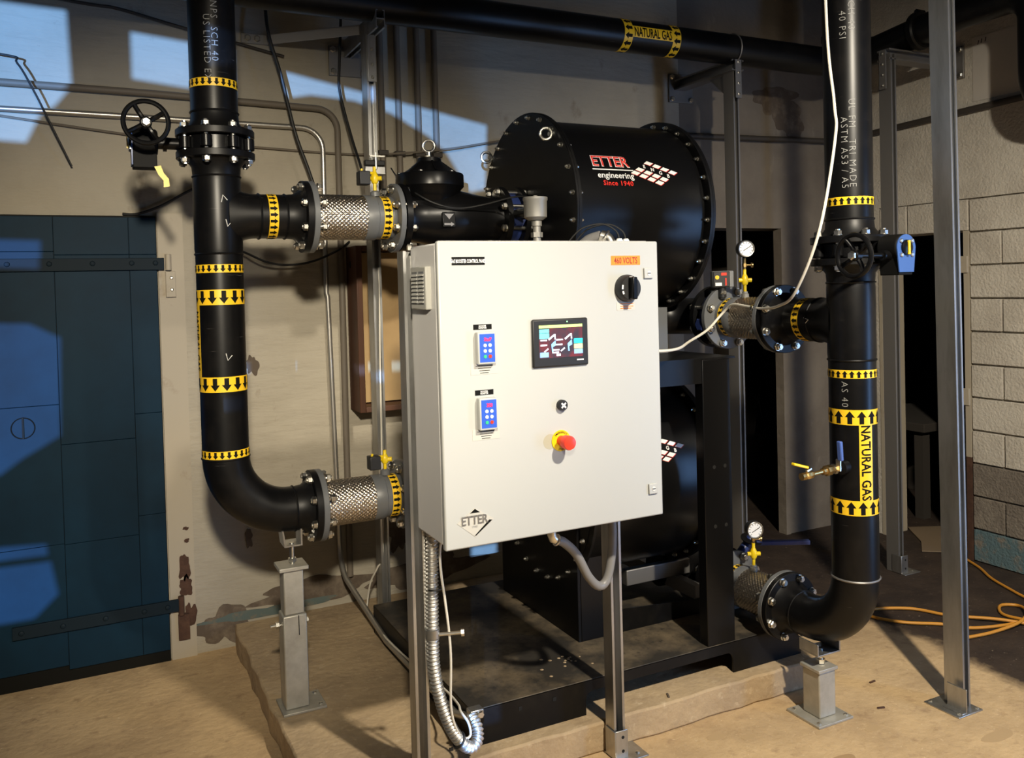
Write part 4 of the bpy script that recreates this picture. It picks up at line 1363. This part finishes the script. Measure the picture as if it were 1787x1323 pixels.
# fittings on the top and underside
part('cable_gland', MB().lathe((1.635, 2.45, PZ1-.004), (0, 0, 1), [(0, .014), (.012, .014), (.022, .009)], 16), M_dial, pn)
part('cable_gland', MB().lathe((1.668, 2.46, PZ1-.004), (0, 0, 1), [(0, .014), (.012, .014), (.022, .009)], 16), M_dial, pn)
part('conduit_elbow', MB().tube(smooth_path([(1.60, 2.45, PZ1-.006), (1.595, 2.46, PZ1+.018), (1.575, 2.475, PZ1+.030)], 5), .02, 14).torus((1.588, 2.466, PZ1+.026), (.7, -.4, -.6), .020, .005, 24, 8), M_zinc, pn)
part('bottom_gland', MB().lathe((1.331, 2.43, PZ0+.009), (0, 0, -1), [(0, .021), (.018, .021)], 20), M_body_lift, pn)
part('gland_elbow', MB().tube([(1.331, 2.43, .918), (1.331, 2.43, .890), (1.336, 2.43, .876), (1.352, 2.432, .868)], .0155, 16).torus((1.349, 2.432, .869), (.9, 0, -.4), .0165, .004, 20, 8), M_zinc, pn)
part('lifting_stud', MB().lathe((PX0+.012, 2.562, 1.828), (0, 0, 1), [(0, .012), (.014, .012), (.02, .008)], 6), M_zinc, pn)

single('grey_flexible_conduit', MB().tube(smooth_path([(1.352, 2.432, .868), (1.383, 2.44, .852), (1.437, 2.455, .800), (1.492, 2.475, .712), (1.543, 2.49, .664), (1.580, 2.495, .680), (1.603, 2.497, .760), (1.611, 2.50, .85), (1.613, 2.51, .93)]), .0155, 14), M_gcond, 'grey conduit looping from panel underside up to the right panel post', 'conduit')
mb = MB()
for dy, x0 in ((0, 1.635), (.01, 1.668)):
    mb.tube(smooth_path([(x0, 2.45+dy, PZ1+.015), (x0-.01, 2.455+dy, PZ1+.045), (x0-.05, 2.48+dy, PZ1+.07), (x0-.11, 2.52+dy, PZ1+.055), (x0-.15, 2.56+dy, PZ1+.0)], 5), .003, 6)
single('thin_lead_pair', mb, M_bcable, 'pair of thin black leads arching from glands on the panel top', 'cable')
single('panel_feed_conduit', MB().tube(smooth_path([(1.575, 2.475, PZ1+.030), (1.54, 2.52, PZ1+.01), (1.52, 2.56, PZ1-.06), (1.51, 2.58, PZ1-.3)], 5), .017, 12), M_gcond, 'short grey feed conduit dropping behind the panel top', 'conduit')

# ---- strut posts of the panel
def slots(mb_, x, y, z0, z1, step=.05):
    return mb_


def foot(parent, x, y, z, hx=.05, side=1):
    part('foot_angle', MB().box(x-.024, x+.028, y-.034, y-.030, z, z+.105).box(x-.028, x-.024, y-.034, y+.03, z, z+.105).box(x-.028, x+.10*side if side > 0 else x+.028, y-.06, y+.05, z, z+.006), M_galv, parent, .002)
    inst('anchor_bolt', SHEAD, parent, (x+.07, y-.03, z+.006), (0, 0, 1))
    for zz in (.03, .08):
        part('foot_hole', MB().lathe((x+.006, y-.034, z+zz), (0, -1, 0), [(0, .006), (.0008, .006)], 12), M_dark, parent)


pl = thing('panel_post', 'left galvanised strut post behind the white panel', 'strut post', (.915, 2.58, 0), 'panel strut posts')
part('channel', strut_mb(MB(), (.913, 2.582, .004), (.913, 2.582, 1.826), (0, -1, 0), False, .046, .056), M_galv, pl)
foot(pl, .913, 2.575, 0)
pr = thing('panel_post', 'right galvanised strut post under the white panel', 'strut post', (1.655, 2.58, 0), 'panel strut posts')
part('channel', strut_mb(MB(), (1.655, 2.580, .004), (1.655, 2.580, 1.826), (0, -1, 0), False, .046, .056), M_galv, pr)
foot(pr, 1.655, 2.575, 0)
mb = MB().box(1.636, 1.676, 2.546, 2.552, .895, .947)
br = part('panel_bracket', mb, M_galv, pr, .002)
inst('bracket_bolt', SHEAD, br, (1.656, 2.546, .920), (0, -1, 0))

# ---- flexible metal conduit on the left post
path = smooth_path([(.957, 2.545, .935), (.953, 2.545, .774), (.950, 2.545, .609), (.951, 2.545, .497), (.968, 2.545, .389), (1.000, 2.545, .290), (1.040, 2.55, .222), (1.079, 2.56, .190), (1.110, 2.58, .199), (1.122, 2.61, .226), (1.117, 2.648, .246)], 22)
# resample evenly so the ribs are regular
pts = [path[0]]
for p_ in path[1:]:
    while (p_-pts[-1]).length > .0017:
        pts.append(pts[-1]+(p_-pts[-1]).normalized()*.0017)
rr = [.0185+.0028*math.sin(2*PI*k*.0017/.0125) for k in range(len(pts))]
single('metal_flex_conduit', MB().tube(pts, rr, 16), mat('flex_metal', (.60, .585, .55), .42, .9), 'ribbed metal flex conduit hanging beside the left panel post', 'conduit')
cl = thing('conduit_clamp', 'galvanised clamp holding the ribbed conduit to the left post', 'clamp', (.95, 2.545, .6))
part('clamp_ring', MB().lathe((.950, 2.545, .588), (0, 0, 1), [(0, .023), (.028, .023)], 20), M_galv, cl)
part('clamp_bolt', MB().cyl((.965, 2.53, .60), (1.03, 2.50, .604), .006, 10).lathe((1.03, 2.50, .604), (.9, -.4, .05), [(0, .012), (.01, .012)], 6), M_zinc, cl)
bk = thing('skid_bracket', 'galvanised beam clamp bolted to the skid front corner', 'bracket', (1.14, 2.66, .2))
part('clamp_jaw', MB().box(1.118, 1.168, 2.650, 2.688, .236, .258).box(1.118, 1.130, 2.650, 2.688, .20, .236), M_galv, bk, .003)
part('clamp_screw', MB().cyl((1.150, 2.640, .247), (1.150, 2.66, .247), .007, 10).lathe((1.150, 2.632, .247), (0, 1, 0), [(0, .011), (.009, .011)], 6), M_zinc, bk)
single('white_panel_cable', MB().tube(smooth_path([(.985, 2.50, .94), (.972, 2.515, .88), (.975, 2.52, .80), (.984, 2.52, .725), (.996, 2.52, .608), (1.000, 2.52, .514), (.998, 2.525, .362), (1.016, 2.53, .281), (1.053, 2.55, .232), (1.082, 2.57, .227), (1.088, 2.60, .252), (1.078, 2.64, .275), (1.10, 2.72, .262), (1.12, 2.9, .235), (1.122, 3.2, .20), (1.125, 3.6, .17), (1.15, 3.95, .16), (1.168, 4.02, .19), (1.172, 3.97, .30), (1.188, 3.90, .39), (1.206, 3.872, .47), (1.214, 3.868, .9), (1.22, 3.868, 1.4), (1.232, 3.868, 1.88)]), .0042, 8), M_cable, 'white cable from the panel along the skid and up the back strut', 'cable')
for (x, y, z, d) in ((.955, 2.545, .735, (0, 0, 1)), (1.03, 2.548, .238, (.7, 0, -.7)), (1.115, 2.80, .225, (0, 1, 0)), (1.13, 3.44, .17, (0, 1, 0))):
    pass
mb = MB().torus((.960, 2.540, .745), (0, .1, 1), .0235, .003, 20, 6)
single('cable_tie', mb, M_bcable, 'black cable tie round the ribbed conduit below the panel', 'cable tie')
mb = MB().torus((1.032, 2.549, .232), (.75, .1, -.6), .0245, .0035, 20, 6).box(.998, 1.010, 2.545, 2.553, .205, .213)
single('cable_tie', mb, M_bcable, 'black cable tie at the bottom bend of the ribbed conduit', 'cable tie')

# ================================================================== STRUT SUPPORTS
def wall_arm(label, x, yp, ztop, zbase, double, m_, plate_z, dull):
    t = thing('pipe_support', label, 'pipe support', (x, yp, zbase), 'strut pipe supports')
    part('post', strut_mb(MB(), (x, yp, zbase), (x, yp, ztop), (0, -1, 0), double), m_, t)
    return t


t = wall_arm('galvanised strut support carrying the gas pipe at the left', 1.215, 3.90, 2.90, PZ, True, M_galv, 2.93, False)
part('arm', strut_mb(MB(), (1.222, 3.72, 2.935), (1.222, 4.268, 2.935), (0, 0, 1), True), M_galv, t)
wp = part('wall_plate', MB().box(1.125, 1.325, 4.266, 4.279, 2.80, 2.95), M_galvd, t, .002)
for dx in (.02, .18):
    for dz in (.02, .13):
        inst('plate_bolt', HEAD, wp, (1.125+dx, 4.266, 2.80+dz), (0, -1, 0))
br = part('splice_plate', MB().box(1.198, 1.240, 3.852, 3.857, 2.68, 2.90), M_galv, t, .002)
for z in (2.70, 2.76, 2.83):
    inst('splice_bolt', SHEAD, br, (1.219, 3.852, z), (0, -1, 0))
br = thing('diagonal_brace', 'pale flat brace from the wall to the left strut support', 'brace', (.9, 4.2, 2.93))
part('brace_arm', MB().obox((1.0, 4.075, 2.935), (.345, -.35, -.012), (.35, .345, 0), (0, 0, 1), .25, .003, .023), mat('pale_brace', (.42, .39, .35), .55, .1), br)
ba = part('brace_plate', MB().box(.70, .83, 4.272, 4.279, 2.92, 2.97), M_galvd, br, .002)
for x in (.73, .775):
    inst('plate_bolt', HEAD, ba, (x, 4.272, 2.945), (0, -1, 0))

t = wall_arm('dull strut support at the back wall behind the upper drum', 3.32, 3.80, 2.91, 0, True, M_galvd, 2.93, True)
part('arm', strut_mb(MB(), (3.32, 3.74, 2.925), (3.32, 4.268, 2.925), (1, 0, 0), True, .062), M_galvd, t)
wp = part('wall_plate', MB().box(3.24, 3.42, 4.266, 4.279, 2.82, 2.995), M_galvd, t, .002)
for dx in (.02, .16):
    for dz in (.02, .155):
        inst('plate_bolt', HEAD, wp, (3.24+dx, 4.266, 2.82+dz), (0, -1, 0))
part('gusset', MB().prism([(3.318, 3.84, 2.89), (3.318, 3.98, 2.89), (3.318, 3.84, 2.77)], (0, 0, 0), (.006, 0, 0)), M_galvd, t)
ep = part('end_plate', MB().box(3.30, 3.342, 3.736, 3.742, 2.74, 2.955), M_galvd, t)
for z in (2.76, 2.82, 2.88, 2.94):
    inst('end_bolt', SHEAD, ep, (3.321, 3.736, z), (0, -1, 0))
part('u_strap', MB().torus((3.32, 3.79, 3.022), (1, 0, 0), PR+.004, .004, 40, 6), M_galvd, t)

t = wall_arm('dull strut support at the right wall behind the right riser', 4.14, 3.42, 2.98, 0, True, M_galvd, 2.93, True)
part('arm', strut_mb(MB(), (4.11, 3.42, 2.975), (4.668, 3.42, 2.975), (0, -1, 0), True, .062), M_galvd, t)
wp = part('wall_plate', MB().box(4.664, 4.679, 3.32, 3.50, 2.87, 3.06), M_galvd, t, .002)
for dy in (.02, .16):
    for dz in (.02, .17):
        inst('plate_bolt', HEAD, wp, (4.664, 3.32+dy, 2.87+dz), (-1, 0, 0))
ep = part('end_plate', MB().box(4.10, 4.106, 3.398, 3.442, 2.78, 3.0), M_galvd, t)
for z in (2.80, 2.86, 2.92, 2.98):
    inst('end_bolt', SHEAD, ep, (4.10, 3.42, z), (-1, 0, 0))
foot(t, 4.14, 3.39, 0)

t = thing('strut_post', 'tall galvanised strut post standing on the floor at far right', 'strut post', (3.03, 2.22, 0))
part('channel', strut_mb(MB(), (3.035, 2.225, .005), (2.985, 2.225, 4.19), (0, -1, 0), True), M_galv, t)
ft = part('foot_plate', MB().box(2.935, 3.075, 2.145, 2.300, 0, .006), M_galv, t, .002)
part('foot_angle', MB().box(2.985, 2.990, 2.15, 2.235, 0, .10).box(2.96, 2.99, 2.15, 2.235, .006, .011), M_galv, t, .002)
for dx, dy in ((2.952, 2.285), (3.058, 2.16), (2.958, 2.165)):
    inst('anchor_bolt', SHEAD, ft, (dx, dy, .006), (0, 0, 1))

# ---- gas header along the walls
HX, HY, HZ = 4.30, 3.79, 3.022
gp = thing('gas_header_pipe', 'black gas header along the back wall with yellow NATURAL GAS label', 'gas pipe', (2.6, HY, HZ-PR))
part('pipe_wall', MB().cyl((-1.2, HY, HZ), (4.12, HY, HZ), PR, 48), M_pipe, gp)
arrow_band(gp, (2.565, HY, HZ), PR, 13, .052, -1, 'x')
arrow_band(gp, (2.875, HY, HZ), PR, 13, .052, -1, 'x')
f = hcyl(2.720, HY, HZ, PR+.0009, .05)
vs, fs = [], []
for k in range(9):
    a = -.030+.060*k/8
    vs += [f(-.13, a), f(.13, a)]
ns = part('name_strip', MB().add(vs, [(2*k, 2*k+1, 2*k+3, 2*k+2) for k in range(8)]), M_yel, gp)
put_text('strip_text', 'NATURAL GAS',   .048, hcyl(2.720, HY, HZ, PR+.0018, .05), M_ink, ns, .53, .022, 1.0, (1, .006))
ge = thing('gas_header_elbow', 'black header elbow and side run along the right wall', 'gas pipe', (HX, 3.5, HZ-PR))
part('corner_elbow', MB().tube([(4.12, HY, HZ)]+[(4.12+.18*math.sin(a), HY-.18+.18*math.cos(a), HZ+.055*math.sin(a)) for a in [PI/2*i/10 for i in range(1, 11)]]+[(HX, 3.05, HZ+.11), (HX, 2.96, HZ+.11)], PR, 32), M_pipe, ge)
part('riser_branch', MB().cyl((4.16, HY-.01, HZ), (4.16, HY-.01, 4.19), PR, 32).lathe((4.16, HY-.01, 3.16), (0, 0, 1), [(0, .105), (.03, .105)], 32), M_pipe, ge)
part('coupling', MB().lathe((HX, 3.30, HZ+.085), (0, 1, 0), [(0, .10), (.01, .108), (.04, .108), (.05, .10)], 32).cyl((HX-.03, 3.325, HZ+.19), (HX+.03, 3.325, HZ+.19), .016, 8), M_black, ge)
part('down_elbow', MB().tube([(HX, 2.97, HZ+.11), (HX, 2.80, HZ+.11)]+[(HX, 2.80-.14*math.sin(a), HZ+.11-.14+.14*math.cos(a)) for a in [PI/2*i/10 for i in range(1, 11)]]+[(HX, 2.66, 2.72)]+[(HX+.16-.16*math.cos(a), 2.66, 2.72-.16*math.sin(a)) for a in [PI/2*i/8 for i in range(1, 9)]]+[(RX-.003, 2.66, 2.56)], PR, 32), M_pipe, ge)

# ================================================================== WALL SERVICES
def arc3(c, r, a0, a1, plane, n=8):
    out = []
    for i in range(n+1):
        a = a0+(a1-a0)*i/n
        if plane == 'xz':
            out.append((c[0]+r*math.cos(a), c[1], c[2]+r*math.sin(a)))
        else:
            out.append((c[0], c[1]+r*math.cos(a), c[2]+r*math.sin(a)))
    return out


single('bent_conduit', MB().tube([(-3.5, 4.255, 2.655), (.3, 4.255, 2.64)]+arc3((1.05, 4.255, 2.52), .105, PI/2, 0, 'xz')+[(1.150, 4.255, .25)], .0165, 12), M_paintcond, 'painted wall conduit bending down, nearer the vertical bundle', 'conduit', 'bent wall conduits')
single('bent_conduit', MB().tube([(-3.5, 4.255, 2.535), (.3, 4.255, 2.528)]+arc3((.972, 4.255, 2.42), .105, PI/2, 0, 'xz')+[(1.072, 4.255, 1.70)]+[(1.078, 4.255, 1.68), (1.10, 4.255, .42)]+arc3((1.10, 4.105, .42), .15, 0, -PI*.42, 'yz')+[(1.135, 3.98, .19), (1.128, 3.6, .155), (1.124, 2.80, .185), (1.122, 2.66, .236)], .0135, 12), mat('bright_conduit', (.52, .50, .46), .35, .85), 'bright metal wall conduit bending down and running along the skid', 'conduit', 'bent wall conduits')
for i, (x, lab) in enumerate(((1.388, 'first painted vertical conduit right of the left strut support'), (1.480, 'second painted vertical conduit right of the left strut support'), (1.588, 'third vertical conduit, behind the check valve eye'), (1.688, 'fourth vertical conduit, beside the blue light patch'))):
    c_ = thing('vertical_conduit', lab, 'conduit', (x, 4.25, 1.2), 'vertical wall conduits')
    part('conduit_tube', MB().cyl((x, 4.25, 1.2), (x, 4.25, 4.19), .0165, 14), M_paintcond, c_)
    part('clip', MB().box(x-.026, x+.026, 4.228, 4.279, 2.405, 2.43), M_darkcond, c_, .003)
single('strung_cable', MB().tube(smooth_path([(-.5, 4.262, 2.52), (.05, 4.262, 2.46), (.45, 4.262, 2.425), (.73, 4.262, 2.418), (1.2, 4.262, 2.405), (1.484, 4.225, 2.417), (1.75, 4.22, 2.452), (1.99, 4.24, 2.50), (2.3, 4.262, 2.56)]), .0055, 8), M_paintcond, 'thin cable strung level across the back wall behind the valves', 'cable')
single('dark_corner_conduit', MB().tube([(2.3, 4.255, 2.585), (2.9, 4.255, 2.605), (4.50, 4.255, 2.645)]+[(4.60, 4.22, 2.648), (4.655, 4.13, 2.652), (4.655, 3.9, 2.66), (4.655, 1.2, 2.72)], .019, 12), M_darkcond, 'dark conduit running round the corner onto the right wall', 'conduit')
bd = thing('board_box', 'shallow stained wood box with tan backboard on the back wall', 'board', (1.55, 4.2, 1.10))
part('backboard', MB().box(1.215, 2.05, 4.225, 4.278, 1.135, 1.90), M_ply, bd)
part('side_rail', MB().box(1.185, 1.215, 4.10, 4.278, 1.10, 1.93), M_wood, bd, .003)
part('bottom_rail', MB().box(1.215, 2.05, 4.10, 4.278, 1.10, 1.128), M_wood, bd, .003)
part('top_rail', MB().box(1.215, 2.05, 4.10, 4.278, 1.905, 1.93), M_wood, bd, .003)
part('knot_hole', MB().lathe((1.1845, 4.20, 1.84), (-1, 0, 0), [(0, .018), (.0012, .018)], 16, True, (.6, 1)), M_dark, bd)


def cable(pts, r, m_, label, n=7):
    return single('hanging_cable', MB().tube(smooth_path(pts, n), r, 8), m_, label, 'cable')


cable([(.802, 4.20, 3.35), (.802, 4.18, 3.072), (.811, 4.15, 2.924), (.859, 4.15, 2.752), (.918, 4.15, 2.482), (.981, 4.15, 2.291), (1.03, 4.15, 2.12), (1.06, 4.20, 1.98)], .008, M_bcable, 'thick black cable hanging down past the upper left connector')
cable([(1.164, 4.15, 3.35), (1.160, 4.15, 3.06), (1.146, 4.15, 2.833), (1.144, 4.15, 2.693), (1.18, 4.10, 2.469), (1.19, 4.0, 2.32), (1.13, 3.75, 2.22), (1.02, 3.40, 2.20)], .007, M_bcable, 'black cable looping beside the left strut to the pressure switch')
cable([(.520, 4.265, 1.97), (.667, 4.24, 1.911), (.786, 4.22, 1.855), (.895, 4.22, 1.843), (1.008, 4.22, 1.861), (1.139, 4.24, 1.917), (1.2, 4.26, 1.96)], .0055, M_bcable, 'twisted dark cable sagging under the upper left connector')
cable([(-.9, 4.262, 2.80), (-.302, 4.22, 2.754), (-.24, 4.2, 2.716), (-.18, 4.2, 2.599), (-.129, 4.21, 2.48), (-.048, 4.24, 2.29)], .0045, M_bcable, 'loose dark wire end curling over the blue door')
cable([(-.8, 4.262, 3.09), (-.012, 4.262, 3.024), (.16, 4.262, 3.015), (.412, 4.262, 2.964), (.9, 4.262, 2.87)], .0075, M_darkcond, 'dark cable clipped high on the wall left of the riser')
cable([(.150, 4.262, 2.085), (.212, 4.255, 2.085), (.31, 4.255, 2.122), (.424, 4.262, 2.189), (.52, 4.262, 2.24)], .006, M_bcable, 'twisted dark cable above the corner of the blue door')
single('white_drop_cable', MB().tube(smooth_path([(2.395, 2.235, 3.9), (2.395, 2.235, 2.703), (2.410, 2.218, 2.333), (2.404, 2.210, 2.209), (2.31, 2.20, 1.88), (2.32, 2.33, 1.66), (2.36, 2.46, 1.605), (2.405, 2.60, 1.592), (2.43, 2.72, 1.60), (2.445, 2.82, 1.605), (2.440, 2.88, 1.565), (2.36, 2.88, 1.50), (2.20, 2.80, 1.462), (2.0, 2.62, 1.452), (1.85, 2.56, 1.455), (1.66, 2.56, 1.47)], 8), .0055, 8), M_cable, 'white cable dropping along the right riser to the panel back', 'cable')
# clamp where the lead meets the left strut
t = thing('strut_clamp', 'bright pipe clamp on the left strut above the yellow cock', 'clamp', (1.2, 3.85, 2.25))
part('clamp_band', MB().box(1.165, 1.265, 3.835, 3.86, 2.245, 2.285), M_galv, t, .004)
part('clamp_pad', MB().box(1.165, 1.262, 3.83, 3.86, 2.287, 2.312), M_rub, t, .004)
part('clamp_bar', MB().box(1.185, 1.255, 3.815, 3.83, 2.325, 2.332).cyl((1.215, 3.823, 2.27), (1.215, 3.823, 2.345), .006, 8), M_zinc, t)

ppr = thing('paper_sheet', 'pale paper sheet stuck high on the right wall', 'paper', (4.678, 3.1, 2.9))
part('sheet', MB().box(4.676, 4.6795, 2.93, 3.27, 2.72, 3.09), mat('old_paper', (.52, .48, .43), .8), ppr)
for k, (y, z) in enumerate(((3.235, 3.055), (3.215, 3.06), (3.19, 3.062))):
    part('pen_mark', MB().tube([(4.675, y, z-.012), (4.675, y-.006, z+.012)], .002, 6), M_ink, ppr)
# ---- extension cord on the dirt floor
single('extension_cord', MB().tube(smooth_path([(4.95, 3.60, .012), (4.70, 3.42, .012), (4.56, 3.19, .012), (4.45, 3.04, .012), (4.36, 2.85, .012), (4.28, 2.68, .012), (4.10, 2.60, .014), (3.93, 2.60, .012), (3.74, 2.66, .012), (3.66, 2.76, .012), (3.52, 2.87, .012), (3.45, 3.00, .012), (3.52, 3.06, .012), (3.70, 2.97, .012), (3.79, 2.81, .012), (3.92, 2.65, .022), (4.05, 2.50, .012), (4.20, 2.30, .012)], 8), .0075, 8), M_cord, 'orange extension cord looped on the dirt floor at right', 'cord')
single('extension_cord', MB().tube(smooth_path([(3.62, 2.60, .012), (3.78, 2.58, .012), (3.96, 2.57, .026), (4.10, 2.62, .03), (4.19, 2.72, .014), (4.12, 2.77, .012), (4.02, 2.68, .012), (4.06, 2.50, .026), (4.2, 2.36, .012)], 8), .0075, 8), M_cord, 'second orange cord loop nearest the right edge', 'cord')
mb = MB()
for k in range(5):
    mb.tube(smooth_path([(4.72+.02*k, 3.30+.03*k, .012+.02*k), (4.78, 3.45, .04+.02*k), (4.90+.03*k, 3.62, .03+.015*k), (5.05, 3.72, .012+.02*k)], 5), .007, 6)
single('cord_bundle', mb, M_cord, 'tangled bundle of yellow cords in the right doorway', 'cord')
# loose debris on the floor
rnd = random.Random(11)
for k, (x, y, w_) in enumerate(((2.75, 2.35, 'thin dark chip on the floor right of the short stand'), (2.62, 2.0, 'dark chip on the floor in front of the short stand'), (2.90, 2.52, 'dark chip on the floor behind the far right post foot'), (1.95, 2.66, 'dark splinter on the pad edge under the skid'), (3.2, 2.0, 'dark chip on the floor near the right frame edge'), (2.38, 1.95, 'dark chip nearest the camera on the tan floor'))):
    a = rnd.uniform(0, 6.28)
    L = rnd.uniform(.008, .022)
    zz = PZ+.003 if y > 2.63 and x < 2.6 else .003
    single('floor_chip', MB().obox((x, y, zz), (math.cos(a), math.sin(a), 0), (-math.sin(a), math.cos(a), 0), (0, 0, 1), L, .0035, .003), M_peel if k % 2 else M_rust, w_, 'chip', 'loose chips on the floor', .001)
